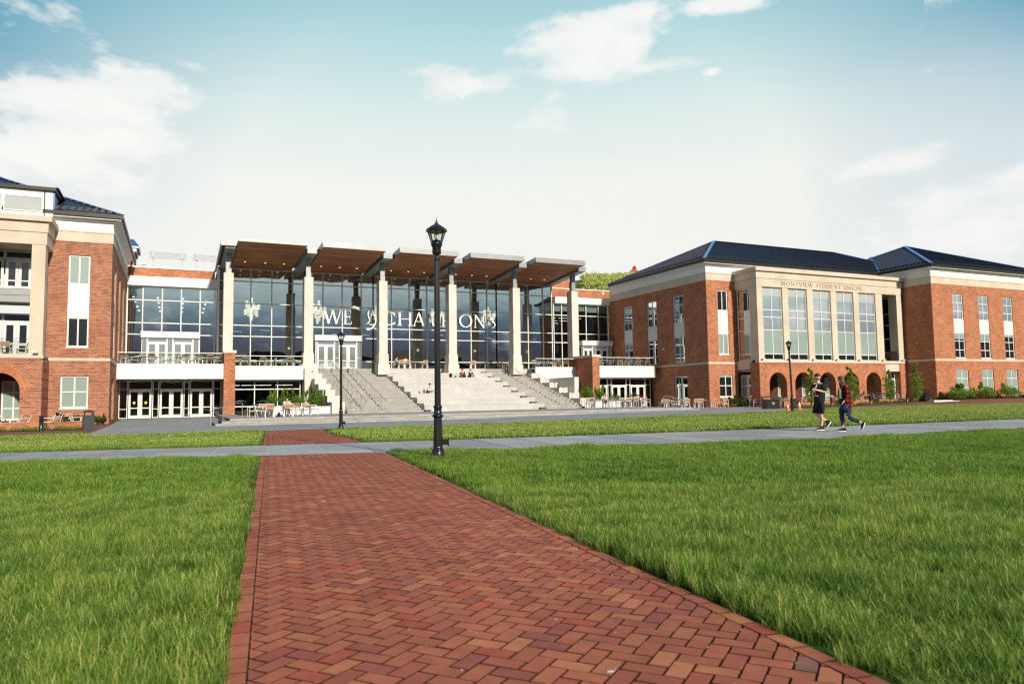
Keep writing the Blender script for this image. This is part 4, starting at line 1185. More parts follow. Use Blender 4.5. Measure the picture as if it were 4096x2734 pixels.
# writing on the glass
LT=plain('white_vinyl_letters',(.88,.88,.86),.6,0,.02,5)
PL_=planeY(73.86)
hL=1.42; zL=8.80; k_=73.86/74
def put(ch,x0,x1):
    st,adv=glyph(ch); w=(x1-x0)*k_; letter(H,ch,PL_,x0*k_-.06*hL,zL,hL,LT,sx=w/((adv-.08)*hL),d0=-.02)
for ch,a,c in (('W',13.43,15.25),('E',15.42,16.25),('C',19.1,20.85),('H',20.95,22.68),('A',22.66,24.0),('M',24.2,25.8),('P',25.85,26.75),('I',27.05,27.55),('O',27.85,29.4),('N',29.55,30.95),('S',31.22,32.12)): put(ch,a,c)
def bez(p,n=10):
    out=[]
    for i in range(0,len(p)-3,3):
        for j in range(n+(i+4>=len(p)-0)):
            t=j/n; a,b_,c,d=[Vector(q) for q in p[i:i+4]]
            out.append(tuple(a*(1-t)**3+b_*3*t*(1-t)**2+c*3*t*t*(1-t)+d*t**3))
    out.append(p[-1]); return out
def zz(x,y):   # picture of the script word measured on the glass plane
    return (16.0+(x-1375)*.00508, 10.62-(y-140)*.00415)
mb=MB()
def curve(pts,w0,w1,k):
    c=[zz(*p) for p in bez(pts)]; n=len(c)
    stroke(mb,PL_,c,[w0+(w1-w0)*sin(pi*i/(n-1)) for i in range(n)],0,0,1,-.02-.002*k,0)
curve([(1378,205),(1400,130),(1470,120),(1520,180),(1550,215),(1585,240),(1625,235)],.03,.13,0)
curve([(1385,200),(1440,170),(1500,180),(1600,235)],.02,.05,1)
curve([(1590,600),(1650,610),(1720,560),(1760,500),(1790,430),(1730,420),(1735,300),(1740,230),(1780,170),(1815,170),(1850,180),(1840,260),(1780,330)],.03,.13,2)
curve([(1815,200),(1840,240),(1850,280),(1860,320)],.03,.08,3)
curve([(1790,420),(1780,340),(1850,290),(1875,350),(1920,450),(1890,640),(1760,690),(1680,700),(1620,650),(1560,660),(1540,670),(1530,690),(1540,720)],.03,.14,4)
curve([(1740,560),(1770,560),(1790,590),(1815,590),(1840,570),(1850,555),(1855,540)],.03,.09,5)
curve([(1640,690),(1680,730),(1720,725),(1750,705)],.02,.05,6)
curve([(2010,350),(1960,380),(1940,480),(1955,560),(1970,620),(2020,650),(2060,650)],.04,.14,7)
curve([(1975,700),(1995,670),(2030,660),(2080,690)],.03,.06,8)
mb.build('script_word',LT,H)
# roof top items on the wings
mb=MB(); mb.box(-4.5,3.3,76,76.4,12.4,13.80); mb.build('parapet',M['brick'],H)
mb=MB(); mb.box(40.3,48.3,76,76.4,12.5,13.95); mb.box(40.3,42.9,76.41,80,12.5,15.4); mb.build('parapet',M['brick'],H)
mb=MB(); mb.box(-4.5,3.35,75.95,76.45,13.80,13.93); mb.box(40.3,48.3,75.95,76.45,13.95,14.05); mb.box(-4.1,39.3,74.2,76.0,12.3,12.4); mb.box(47.2,47.5,75.9,76,13.5,13.8); mb.build('parapet_cap',M['white'],H)
for x0,x1 in ((-2.55,.75),(1.35,4.6)):
    s_=MB()
    for j in range(9): s_.box(x0,x1,78.0+j*.05,78.06+j*.05,15.1+j*.085,15.13+j*.085)
    for x in (x0+.35,x1-.35): s_.box(x-.05,x+.05,78.1,78.2,13.0,15.2); s_.box(x-.10,x+.10,78.05,78.25,15.1,15.95)
    s_.build('sun_screen',M['screen'],H)
ph=empty('rooftop_pavilion',(0,0,0),0,'small brick rooftop pavilion with white cornice and blue metal roof behind left building','building'); KID[ph.name]=[]
mb=MB(); mb.box(-8.5,-3.75,77.5,81,12.0,15.5); mb.build('wall',M['brick'],ph)
mb=MB(); mb.box(-8.7,-3.6,77.3,81.2,15.5,15.85); mb.box(-8.85,-3.4,77.15,81.3,15.85,16.0); mb.build('cornice',M['white'],ph)
mb=MB(); mb.poly([(-8.9,77.1,16.01),(-3.35,77.1,16.01),(-3.9,78.4,16.9),(-8.9,78.4,16.9)]); mb.poly([(-3.35,77.1,16.01),(-3.35,81.4,16.01),(-3.9,80,16.9),(-3.9,78.4,16.9)])
for k in range(12): mb.beam((-8.4+k*.42,77.1,16.03),(-8.4+k*.42,78.4,16.52),.03,.05)
mb.build('roof',M['ridge'],ph)
mb=MB()
for k in range(6): mb.box(-3.2+k*.08,-3.17+k*.08,77.6,77.7,13.9,14.35)
mb.box(-3.25,-2.7,77.5,77.8,14.35,14.42); mb.box(-3.25,-2.7,77.5,77.8,12.5,13.9); mb.build('vent_cupola',M['white'],ph)
# ------------------------------------------------------------------ staircase
ST=empty('grand_staircase',(0,0,0),0,'wide grey stone staircase with tiers of bleacher seats rising to the glass hall','staircase'); KID[ST.name]=[]
YK=lambda k:56.3+1.886*k
rz_=4.01/24; tr=1.886/3
def flight(x0,x1,name='stair_flight'):
    mb=MB()
    for j in range(24):
        z0=.14+rz_*j; z1=z0+rz_; y=56.3+tr*j
        mb.box(x0,x1,y,y+tr+(.3 if j<23 else 1.2),z0-(.3 if j else 0),z1-.045,0)
        mb.box(x0,x1,y-.022,y+tr+.02,z1-.042,z1,1)
    mb.build(name,[M['step'],M['tread']],ST)
flight(12.0,18.13); flight(28.97,33.0)
for k in range(8):
    mb=MB(); z1=.14+.50125*(k+1); y=YK(k)
    if k==7: mb.box(18.15,28.95,y,y+1.3,z1-.50,z1)
    else: mb.box(18.15,28.95,y,y+1.89,z1-.62 if k else .14,z1)
    mb.build('bleacher_seat',M['seatstone'],ST)
    if k<8:
        mb=MB(); z0=.14+.50125*k
        mb.box(28.42,28.98,y-.34,y-.002,z0,z0+rz_-.01); mb.box(18.12,18.6,y-.34,y-.002,z0,z0+rz_-.01)
        mb.build('step_end_shade',M['darkend'],ST)  # step ends coloured dark, their shade painted into the material
for (x0,x1) in ((11.0,12.0),(33.0,34.05)):
    for k in range(7):
        mb=MB(); y=57.2+1.95*k; zt=1.03+.51*k
        mb.box(x0,x1,y,y+1.94 if k<6 else 71,.0 if k==0 else zt-1.02+.5,zt); 
        mb.box(x0+.03,x1-.03,y+.03,71.0-.01*k,.0,zt-.30)
        mb.build('cheek_block',M['precast'],ST)
mb=MB(); mb.box(10.4,11.0,66.6,73.9,-.1,4.0); mb.build('side_wall',M['precast'],ST)
mb=MB(); mb.box(34.05,34.5,60,73.9,-.1,3.0); mb.build('side_wall',M['precast'],ST)
mb=MB(); mb.box(10.3,34.3,69.7,73.95,3.7,4.14); mb.build('landing',M['tread'],ST)
# low platform with three steps
mb=MB()
mb.box(3.15,39.0,49.0,75,-.35,.10,0); mb.box(3.12,39.0,48.97,75,.10,.14,1)
mb.box(2.65,39.25,48.45,49.0,-.35,-.045,0); mb.box(2.62,39.25,48.42,49.0,-.045,-.0,1)
mb.box(2.25,39.5,47.95,48.45,-.4,-.185,0); mb.box(2.22,39.5,47.92,48.45,-.185,-.14,1)
mb.build('low_steps',[M['step'],M['tread']],ST)
mb=MB(); mb.box(3.10,3.149,49.0,52,-.2,.13); mb.box(2.60,2.649,48.45,52,-.2,-.01); mb.box(2.2,2.249,47.95,52,-.3,-.15); mb.build('step_end_shade',M['darkend'],ST)  # dark sheets added on the left step ends to stand for shade
mb=MB(); 
for a,c,z in ((2.249,3.1,-.02),): pass

# handrails
def rail(name,label,pts,posts,drop=.92,extra=(),r=.022,group='stainless handrails on the steps'):
    o=empty(name,(0,0,0),0,label,'handrail',group); KID[o.name]=[]
    mb=MB(); mb.tube(pts,r,6)
    for e in extra: mb.tube([(x,y,z-e) for x,y,z in pts],.012,5)
    mb.build('rail',M['steel'],o)
    for (x,y,z,zb) in posts:
        mb=MB(); mb.tube([(x,y,zb),(x,y,z)],.022,6); mb.build('post',M['steel'],o)
    return o
def stair_z(y): 
    j=max(-1,min(23,math.floor((y-56.3)/tr))); return .14+rz_*(j+1)
def stair_line(y): return .14+4.01*max(0,min(1,(y-56.3+.2)/(24*tr)))
def long_rail(x,label,double=True,lattice=False):
    ys=[56.0]+[56.3+i*(13.3/8) for i in range(9)]
    pts=[(x,55.7,1.0)]+[(x,y,stair_line(y)+.95) for y in (56.2,70.0)]+[(x,71.0,stair_line(71)+.95)]
    posts=[]
    for i in range(9):
        y=56.3+i*1.65; posts.append((x,y,stair_line(y)+.95,stair_z(y)-.02))
        if double and i>0: posts.append((x,y-.45,stair_line(y-.45)+.95,stair_z(y-.45)-.02))
    return rail('handrail',label,pts,posts,extra=(.25,.5) if lattice else ())
long_rail(13.4,'long steel handrail down the left stair flight nearest the white doors left side')
long_rail(14.95,'long steel handrail down the left stair flight beside the bleacher seats')
long_rail(31.1,'long steel handrail down the middle of the right stair flight')
long_rail(12.2,'steel railing with lower bars climbing beside the left stepped cheek blocks',False,True)
long_rail(32.6,'steel railing with lower bars climbing beside the right stepped cheek blocks',False,True)
for x,l in ((11.0,'short sloping handrail on the low steps left of the staircase'),(31.6,'short sloping handrail on the low steps right of the staircase')):
    rail('handrail',l,[(x,50.4,1.08),(x,49.6,1.08),(x,47.6,.68),(x,47.5,.62)],[(x,50.2,1.08,.14),(x,49.0,.95,.13),(x,47.55,.66,-.30)])
rail('handrail','bent steel handrail in front of the left brick pier',[(1.95,47.5,.62),(2.0,47.6,.66),(3.3,49.6,1.08),(3.95,50.3,1.08)],[(1.95,47.5,.63,-.3),(2.7,48.7,.90,-.0),(3.95,50.3,1.08,.14)])
rail('handrail','steel handrail ending the platform near the student union side wall',[(38.3,52,1.06),(39.0,52,1.06),(40.2,52,.72),(40.25,52,.66)],[(38.3,52,1.06,.13),(39.35,52,.96,-.02),(40.2,52,.72,-.02)])

# ------------------------------------------------------------------ planters, low walls
def wallthing(label,x0,x1,y0,y1,z0,z1,mat,cap=None,name='low_wall',cat='low wall',group=None):
    o=empty(name,(0,0,0),0,label,cat,group); KID[o.name]=[]
    mb=MB(); mb.box(x0,x1,y0,y1,z0,z1-(.07 if cap else 0)); mb.build('wall',M[mat],o)
    if cap:
        mb=MB(); 
        x=x0
        while x<x1-.01:
            mb.box(x+.004,min(x+.066,x1)-.002,y0-.02,y1+.02,z1-.068,z1); x+=.068 if (x1-x0)<3 else .204
        mb.box(x0+.01,x1-.01,y0+.01,y1-.01,z1-.069,z1-.01)
        mb.build('coping',M[cap],o)
    return o
wallthing('white concrete planter wall behind the tables left of the staircase',6.55,11.0,57.6,57.85,.135,.72,'planter',name='planter_wall',cat='planter')
wallthing('white concrete planter wall behind the tables right of the staircase',34.06,38.9,57.6,57.85,.135,.72,'planter',name='planter_wall',cat='planter')
mb=MB(); mb.box(34.06,34.5,57.2,57.59,.135,1.05); o=mb.build('planter_end_block',M['planter']); tag(o,'white square end block at the right foot of the staircase','planter')
for x0,x1 in ((4.5,10.9),(34.1,38.2)):
    mb=MB(); mb.box(x0,x1,57.86,67.5,.13,.60 if x0>20 else .30); o=mb.build('planting_bed',M['soil']); tag(o,kind='structure')
wallthing('low brick terrace wall in front of the left building left of the bollard',-16,-6.85,49.7,50.0,-.35,.18,'brick','brick')
wallthing('low brick terrace wall between the bollard and bin at the left building',-6.5,-4.95,49.7,50.0,-.35,.18,'brick','brick')
wallthing('long low brick wall in front of the arcade of the student union',49.3,67.6,49.25,49.55,-.3,.50,'brick','brick')
mb=MB(); mb.box(65.9,68.6,46.8,47.5,.0,.30); mb.box(68.6,69.6,46.8,47.5,.0,.22); o=mb.build('stone_bench',M['planter']); tag(o,'low pale stone slab bench beside the dark bin near the wing corner','bench')

# ------------------------------------------------------------------ furniture
def chair_proto():
    o=empty('armchair',(0,0,0)); KID[o.name]=[]
    w,d=.27,.24
    for sx in (-1,1):
        mb=MB(); mb.beam((sx*w,-d-.02,0),(sx*w,-d,.66),.045,.035,0,up=(0,1,0)); mb.build('leg',M['alu'],o)
        mb=MB(); mb.beam((sx*w,d+.05,0),(sx*w,d,.45),.045,.035,0,up=(0,1,0)); mb.build('leg',M['alu'],o)
    mb=MB()
    for sx in (-1,1):
        mb.beam((sx*w,-d-.02,.66),(sx*w,d+.06,.66),.05,.03); mb.beam((sx*w,-d,.42),(sx*w,d,.42),.03,.04)
        mb.beam((sx*w*.94,d,.42),(sx*w*.94,d+.14,.86),.035,.035,0,up=(0,1,0))
    mb.beam((-w,-d,.42),(w,-d,.42),.03,.04); mb.beam((-w*.94,d+.13,.85),(w*.94,d+.13,.85),.035,.04)
    mb.beam((-w*.94,d+.045,.56),(w*.94,d+.045,.56),.03,.03)
    mb.build('frame',M['alu'],o)
    mb=MB()
    for i in range(5): mb.box(-w+.03,w-.03,-d+.01+i*.092,-d+.09+i*.092,.43,.448)
    mb.build('seat',M['teak'],o)
    mb=MB()
    for i in range(4):
        z=.585+i*.062; y=d+.055+(z-.58)*.32
        mb.box(-w*.86,w*.86,y-.008,y+.010,z,z+.056)
    mb.build('backrest',M['teak'],o)
    return o
def table_proto():
    o=empty('cafe_table',(0,0,0)); KID[o.name]=[]
    mb=MB(); mb.box(-.40,.40,-.40,.40,.715,.745); mb.build('tabletop',M['alu'],o)
    mb=MB(); mb.tube([(0,0,.05),(0,0,.715)],.035,8); mb.build('pedestal',M['alu'],o)
    mb=MB(); mb.beam((-.32,-.32,.02),(.32,.32,.02),.06,.03); mb.beam((.32,-.32,.024),(-.32,.32,.024),.06,.03); mb.build('base',M['alu'],o)
    return o
CH=chair_proto(); TB=table_proto(); cfirst=[True]; tfirst=[True]
rr=random.Random(21)
def chairs(lst,z,place,group,zf=None):
    lst=sorted(lst,key=lambda c:c[0]/c[1])
    for i,(x,y,rot) in enumerate(lst):
        o=CH if cfirst[0] else copy_tree(CH); cfirst[0]=False
        zz_=zf(x,y) if zf else z
        o.location=(x,y,zz_); o.rotation_euler=(0,0,R(rot)+rr.uniform(-.12,.12))
        tag(o,'%s armchair from the left %s'%(ORD[i],place),'chair',group)
def tables(lst,z,place,group,zf=None):
    lst=sorted(lst,key=lambda c:c[0]/c[1])
    for i,(x,y) in enumerate(lst):
        o=TB if tfirst[0] else copy_tree(TB); tfirst[0]=False
        o.location=(x,y,zf(x,y) if zf else z); o.rotation_euler=(0,0,rr.uniform(-.08,.08))
        n='small square metal cafe table '+place if len(lst)==1 else '%s cafe table from the left %s'%(ORD[i],place)
        tag(o,n,'table',group)
F_,B_,Lf,Rt=0,180,-90,90      # facing the lawn / the building / left / right (local front is -y)
chairs([(-3.64,64.6,B_),(-2.96,65.1,-100),(-2.18,64.9,80),(-1.75,64.6,B_),(-.79,65.3,100),(-.2,65.3,-80),(.65,64.6,B_),(1.2,65.4,90),(1.7,64.6,B_),(2.05,65.5,-80),(2.6,64.7,B_),(3.2,65.0,90)],4.15,'on the balcony left of the left brick pier','chairs on the left balcony')
tables([(-2.55,65.2),(-1.45,65.6),(.3,65.5),(1.5,66.0),(2.7,65.7)],4.15,'on the balcony left of the left brick pier','tables on the left balcony')
chairs([(4.85,67.8,B_),(5.4,68.0,-170),(6.2,68.6,95),(6.95,67.9,B_),(7.8,68.5,-80),(8.45,68.5,90),(9.3,67.9,B_),(9.95,68.4,100)],4.15,'on the short balcony between brick pier and staircase','chairs on the short balcony')
tables([(5.5,68.8),(7.2,68.8),(8.9,68.7)],4.15,'on the short balcony between brick pier and staircase','tables on the short balcony')
chairs([(17.75,71.2,B_),(20.0,71.7,-80),(20.45,70.9,B_),(21.2,71.0,160),(22.95,71.1,B_),(24.75,71.0,100),(28.2,71.1,170),(31.5,71.3,90),(32.6,71.5,B_)],4.15,'on the landing at the top of the staircase','chairs on the stair landing')
tables([(20.75,71.9),(22.1,71.5),(29.9,71.8),(32.1,72.2)],4.15,'on the landing at the top of the staircase','tables on the stair landing')
chairs([(34.0,67.9,10),(35.1,68.2,-95),(36.0,67.9,B_),(36.6,68.2,170),(37.5,67.8,150)],4.15,'on the short balcony right of the staircase','chairs on the right inner balcony')
tables([(34.6,68.7),(36.2,69.0),(37.5,68.9)],4.15,'on the short balcony right of the staircase','tables on the right inner balcony')
chairs([(39.9,65,90),(41.3,65.2,-90),(42.05,64.6,B_),(42.9,64.7,B_),(43.5,65.2,-80),(44.3,64.7,B_),(44.95,65.4,90),(45.5,64.7,B_)],4.15,'on the balcony beside the student union side wall','chairs on the right balcony')
tables([(40.6,65.4),(42.5,65.6),(43.9,65.6),(45.1,65.7)],4.15,'on the balcony beside the student union side wall','tables on the right balcony')
chairs([(4.65,51.2,-75),(5.08,51.0,90),(5.52,52.2,F_),(5.66,50.7,B_),(6.85,50.6,B_),(7.28,51.2,80),(7.72,52.2,150),(8.3,52.4,F_),(8.78,52.0,75),(6.35,51.5,-90)],.14,'on the platform left of the staircase','chairs on the left platform')
tables([(5.6,51.6),(6.9,51.4),(8.4,51.4)],.14,'on the platform left of the staircase','tables on the left platform')
chairs([(32.4,54.6,-80),(33.14,55.6,F_),(34.34,54.8,-80),(34.9,55.9,160),(35.65,54.8,B_),(36.4,54.7,170),(37.2,54.9,B_),(37.6,55.8,B_),(38.1,54.9,170),(38.7,55.2,90)],.14,'on the platform right of the staircase','chairs on the right platform')
tables([(33.2,54.9),(35.1,55.1),(36.2,55.5),(37.7,55.3)],.14,'on the platform right of the staircase','tables on the right platform')
chairs([(40.0,54.2,B_),(40.35,55.0,170),(41.1,54.6,90),(41.55,54.9,-90),(42.13,54.0,B_),(42.7,54.8,175),(43.1,53.9,B_),(44.0,54.4,B_),(45.1,54.0,B_),(46.75,54.1,90),(50.2,54.0,-85)],0,'on the plaza before the student union corner','chairs on the plaza by the student union corner',zf=lambda x,y:gz(x,y)+.013)
tables([(40.7,54.7),(42.5,54.9),(44.55,54.8),(46.1,54.3)],0,'on the plaza before the student union corner','tables on the plaza by the student union corner',zf=lambda x,y:gz(x,y)+.013)
chairs([(51.4,51.8,-80),(52.1,52.2,90),(53.9,51.6,B_),(54.4,51.6,B_),(57.4,51.6,B_),(58.5,51.9,15),(59.0,52.2,-90),(61.9,51.8,-80),(64.0,52.0,90),(65.0,51.9,90),(65.6,52.1,-90),(67.2,52.0,90)],0,'on the arcade terrace behind the long low wall','chairs on the arcade terrace',zf=lambda x,y:gz(x,y)+.024)
tables([(52.6,52.6),(54.8,52.6),(62.85,52.2),(66.1,52.5)],0,'on the arcade terrace behind the long low wall','tables on the arcade terrace',zf=lambda x,y:gz(x,y)+.024)
chairs([(-9.5,52.3,170),(-9.0,51.3,90),(-8.6,52.0,-90),(-8.1,51.2,-80),(-6.85,51.2,-85),(-6.45,51.5,-95),(-5.98,52.6,B_),(-5.4,51.4,85)],0,'on the terrace of the left brick building','chairs on the left terrace',zf=lambda x,y:gz(x,y)+.007)
tables([(-9.4,51.9),(-6.3,52.0)],0,'on the terrace of the left brick building','tables on the left terrace',zf=lambda x,y:gz(x,y)+.007)
chairs([(-10.0,56.6,B_),(-9.2,56.7,-90)],4.4,'behind the stone ledge of the left building','chairs in the left loggia')

# ------------------------------------------------------------------ street lamps
def lamp_proto():
    o=empty('street_lamp',(0,0,0)); KID[o.name]=[]
    mb=MB(); mb.box(-.20,.20,-.20,.20,-.3,.03); mb.box(-.16,.16,-.16,.16,.03,.06); mb.build('plinth',M['darkend'],o)
    mb=MB(); mb.lathe([(.135,.05),(.135,.16),(.125,.18),(.135,.20),(.125,.215),(.105,.225),(.098,.27)],n=24)
    mb.lathe([(.085,.86),(.10,.875),(.118,.89),(.118,.91),(.10,.925),(.085,.935),(.078,1.05),(.088,1.07),(.095,1.09),(.088,1.105),(.07,1.12)],n=24)
    mb.build('base_mould',M['black'],o)
    def flute(z0,z1,r0,r1,n=12):
        V=[];F=[];K=n*4
        for z,r in ((z0,r0),(z1,r1)):
            for k in range(K):
                a=2*pi*k/K; rr_=r*(1-.09*(.5+.5*cos(n*a))**.8)
                V.append((rr_*cos(a),rr_*sin(a),z))
        for k in range(K): F.append((k,(k+1)%K,K+(k+1)%K,K+k))
        return V,F
    mb=MB(); v,f=flute(.24,.88,.100,.083); mb.faces(v,f,0,True); v,f=flute(1.10,4.16,.068,.060); mb.faces(v,f,0,True); mb.build('shaft',M['black'],o)
    mb=MB(); mb.lathe([(.055,4.14),(.078,4.15),(.082,4.165),(.078,4.18),(.045,4.20),(.040,4.25),(.055,4.27),(.088,4.29),(.095,4.33),(.090,4.42),(.112,4.46),(.122,4.50),(.122,4.525),(.10,4.54),(.085,4.565),(.05,4.59),(.001,4.60)],n=24); mb.build('capital',M['black'],o)
    g=MB()
    for k in range(8):
        a=2*pi*k/8; g.beam((.115*cos(a),.115*sin(a),4.53),(.187*cos(a),.187*sin(a),4.76),.014,.014)
    g.lathe([(.205,4.755),(.222,4.765),(.225,4.79),(.215,4.80),(.218,4.815),(.21,4.825)],n=8,smooth=False)
    g.lathe([(.21,4.825),(.10,4.90),(.04,4.925)],n=8,smooth=False)
    g.lathe([(.042,4.92),(.042,4.95),(.02,4.965),(.012,4.98),(.022,4.995),(.022,5.0),(.008,5.01),(.001,5.10)],n=10)
    g.lathe([(.001,4.756),(.205,4.756)],n=8,smooth=False)
    g.build('lantern',M['black'],o)
    p=MB(); p.lathe([(.114,4.54),(.182,4.755)],n=8,smooth=False); p.build('pane',M['glass_rail'],o)
    b_=MB(); b_.lathe([(.035,4.60),(.05,4.64),(.05,4.70),(.02,4.74),(.001,4.74)],n=10); b_.build('bulb',M['whitep'],o)
    x=MB(); x.box(.09,.20,-.04,.04,.30,.42); x.box(.20,.225,-.06,.06,.27,.45); x.build('outlet_box',M['black'],o)
    return o
lp=lamp_proto()
lps=[(4.88,14.26,-.005,'tall black fluted street lamp standing on grass beside the brick path'),(7.48,36.6,gz(7.48,36.6),'black street lamp in front of the white doors above the stairs'),(38.2,37.4,gz(38.2,37.4),'black street lamp between the two traffic cones on the right lawn')]
for i,(x,y,z,lab) in enumerate(lps):
    o=lp if i==0 else copy_tree(lp); o.location=(x,y,z); o.rotation_euler=(0,0,-YAW+.12); o.scale=(.985,)*3
    tag(o,lab,'street lamp','black street lamps')
o.rotation_euler=(0,R(-1.2),-YAW)

# ------------------------------------------------------------------ bins, bollards, cones
def bin_thing(x,y,rz,w,d,h,label,emblem=False,mat='dark_metal',z=None):
    o=empty('litter_bin',(x,y,gz(x,y)+.01 if z is None else z),R(rz),label,'litter bin'); KID[o.name]=[]
    mb=MB(); mb.box(-w/2,w/2,-d/2,d/2,.06,h*.72); mb.box(-w/2-.03,w/2+.03,-d/2-.03,d/2+.03,0,.06); mb.box(-w/2-.02,w/2+.02,-d/2-.02,d/2+.02,h*.72,h*.72+.03); mb.build('body',M[mat],o)
    mb=MB()
    for sx in (-1,1):
        for sy in (-1,1): mb.box(sx*(w/2-.06)-.015,sx*(w/2-.06)+.015,sy*(d/2-.06)-.015,sy*(d/2-.06)+.015,h*.72+.03,h*.9)
    mb.build('post',M[mat],o)
    mb=MB(); a,b_=w/2+.06,d/2+.06; z=h*.9
    mb.box(-a,a,-b_,b_,z,z+.025); e=.4
    mb.faces([(-a,-b_,z+.026),(a,-b_,z+.026),(a,b_,z+.026),(-a,b_,z+.026),(-a*e,-b_*e,h),(a*e,-b_*e,h),(a*e,b_*e,h),(-a*e,b_*e,h)],[(0,1,5,4),(1,2,6,5),(2,3,7,6),(3,0,4,7),(4,5,6,7)])
    mb.build('hood',M['gutter'],o)
    if emblem:
        mb=MB(); P=planeY(-d/2-.004)
        stroke(mb,P,[(-.10,.10),(-.02,.12),(.0,.04),(-.06,-.02),(.02,-.10),(.08,-.05)],.022,.0,h*.42,1,0,.003)
        stroke(mb,P,[(-.13,.06),(-.08,.0),(.10,.02),(.14,-.06)],.02,.0,h*.42,1,0,.003)
        stroke(mb,P,[(.05,.10),(.12,.04),(.05,.0)],.018,.0,h*.42,1,0,.003)
        mb.build('emblem',M['whitep'],o)
    return o
bin_thing(45.15,46.6,-12,1.2,.8,1.05,'black double litter bin with white emblem before the student union corner',True,'black')
bin_thing(66.15,48.0,0,.7,.7,1.15,'dark litter bin in shade beside the pale stone slab',False,'black')
bin_thing(-4.40,47.5,10,.52,.52,1.10,'dark hooded litter bin at the end of the left low wall')
bin_thing(6.0,55.9,0,1.02,.7,1.12,'grey metal double litter bin behind tables left of the staircase',False,'dark_metal',.14)
bin_thing(38.4,56.6,0,1.3,.7,1.12,'dark double litter bin with white notices behind right platform tables',False,'dark_metal',.14)
mb=MB(); mb.box(38.1,38.35,56.2,56.22,.75,1.05); mb.box(38.75,38.97,56.2,56.22,.72,1.0); o=mb.build('notice_sheet',M['whitep']); tag(o,'two small white notice sheets fixed to the double bin','notice')
for i,(x,y) in enumerate(((53.25,47.6),(58.2,47.6),(63.15,47.6),(48.3,47.4),(-6.63,47.3))):
    z=gz(x,y)
    if i==0:
        bo=empty('bollard',(x,y,z)); KID[bo.name]=[]
        mb=MB(); mb.lathe([(.125,0),(.125,.04),(.105,.06),(.105,.80),(.112,.81),(.112,.84),(.09,.87),(.001,.885)],n=16); mb.build('post',M['black'],bo)
        mb=MB(); mb.lathe([(.108,.70),(.108,.73)],n=16); mb.build('band',M['dark_metal'],bo)
    else: bo2=copy_tree(bo); bo2.location=(x,y,z)
    o=bo if i==0 else bo2
    o.location=(x,y,z); tag(o,['black bollard between second and third arch of the arcade','black bollard before the fourth arch of the arcade','black bollard near the corner door of the student union','black bollard just behind the far right street lamp','black bollard at the gap in the left building low wall'][i],'bollard','black bollards')
def cone(x,y,h,lab):
    o=empty('traffic_cone',(x,y,gz(x,y)+.012),0,lab,'traffic cone','orange traffic cones'); KID[o.name]=[]
    r0=.13*h/.5
    mb=MB(); mb.lathe([(r0,.02),(.03,h)],n=16); mb.lathe([(.001,h),(.03,h)],n=16); mb.build('cone_body',M['orange'],o)
    mb=MB()
    for a,b_ in ((.52,.88),):
        mb.lathe([(r0+(.03-r0)*a+.003,h*a),(r0+(.03-r0)*b_+.003,h*b_)],n=16)
    mb.build('reflective_band',M['whitep'],o)
    mb=MB(); mb.box(-r0*1.15,r0*1.15,-r0*1.15,r0*1.15,0,.025); mb.build('foot',M['orange'],o)
cone(40.38,40.0,.50,'short orange traffic cone left of the far right street lamp')
cone(41.5,40.0,.66,'tall orange traffic cone right of the far right street lamp')

# ------------------------------------------------------------------ plants
def leaves(mb,blobs,n,size,rnd,var=.3,up=.3):
    for _ in range(n):
        c,r=blobs[rnd.randrange(len(blobs))]
        while True:
            d=Vector((rnd.uniform(-1,1),rnd.uniform(-1,1),rnd.uniform(-1,1)))
            if .35<d.length<=1: break
        p=Vector(c)+Vector((d.x*r[0],d.y*r[1],d.z*r[2]))
        a=Vector((rnd.uniform(-1,1),rnd.uniform(-1,1),rnd.uniform(-.6,1))).normalized()
        b_=a.cross(Vector((rnd.uniform(-1,1),rnd.uniform(-1,1),rnd.uniform(-1,1)))).normalized()
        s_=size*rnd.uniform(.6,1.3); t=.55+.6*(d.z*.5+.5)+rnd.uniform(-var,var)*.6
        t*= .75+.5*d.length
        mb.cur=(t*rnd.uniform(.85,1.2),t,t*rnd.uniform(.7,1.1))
        mb.poly([p-a*s_*.5,p+b_*s_*.28,p+a*s_*.5,p-b_*s_*.28])
def shrub(x,y,z,w,h,label,seed,n=900,size=.09,mat='leaf',cat='shrub',group=None,d=None,name='shrub',spikes=0):
    rnd=random.Random(seed); o=empty(name,(x,y,z),0,label,cat,group); KID[o.name]=[]
    d=d or w*.7; bl=[]
    for k in range(9):
        a=rnd.random()*6.28; q=rnd.uniform(.1,.34)
        bl.append(((cos(a)*w*q,sin(a)*d*q,h*rnd.uniform(.3,.68)),(w*rnd.uniform(.14,.26),d*rnd.uniform(.18,.3),h*rnd.uniform(.18,.32))))
    for k in range(spikes):
        a=rnd.uniform(-.42,.42); bl.append(((w*a,rnd.uniform(-.2,.2)*d,h*rnd.uniform(.78,1.0)),(w*.05,d*.06,h*rnd.uniform(.14,.22))))
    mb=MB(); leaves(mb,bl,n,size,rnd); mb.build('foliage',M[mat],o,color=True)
    mb=MB()
    for k in range(6):
        b_=bl[k][0]; mb.tube([(b_[0]*.2,b_[1]*.2,-.02),(b_[0]*.6,b_[1]*.6,b_[2]*.5),(b_[0],b_[1],b_[2])],[.025,.016,.006],5)
    mb.build('stem',M['bark'],o); return o
shrub(6.7,59.3,.3,1.6,1.75,'bright green shrub above the grey bin left of the staircase',1,2200,.12,group='shrubs in the left planter',spikes=3)
shrub(7.9,59.4,.3,1.3,1.65,'green shrub behind the seated person in the left planter',2,1600,.11,group='shrubs in the left planter',spikes=5)
shrub(9.0,59.2,.3,1.3,1.6,'yellowish green shrub in the middle of the left planter',3,1600,.11,group='shrubs in the left planter',spikes=4)
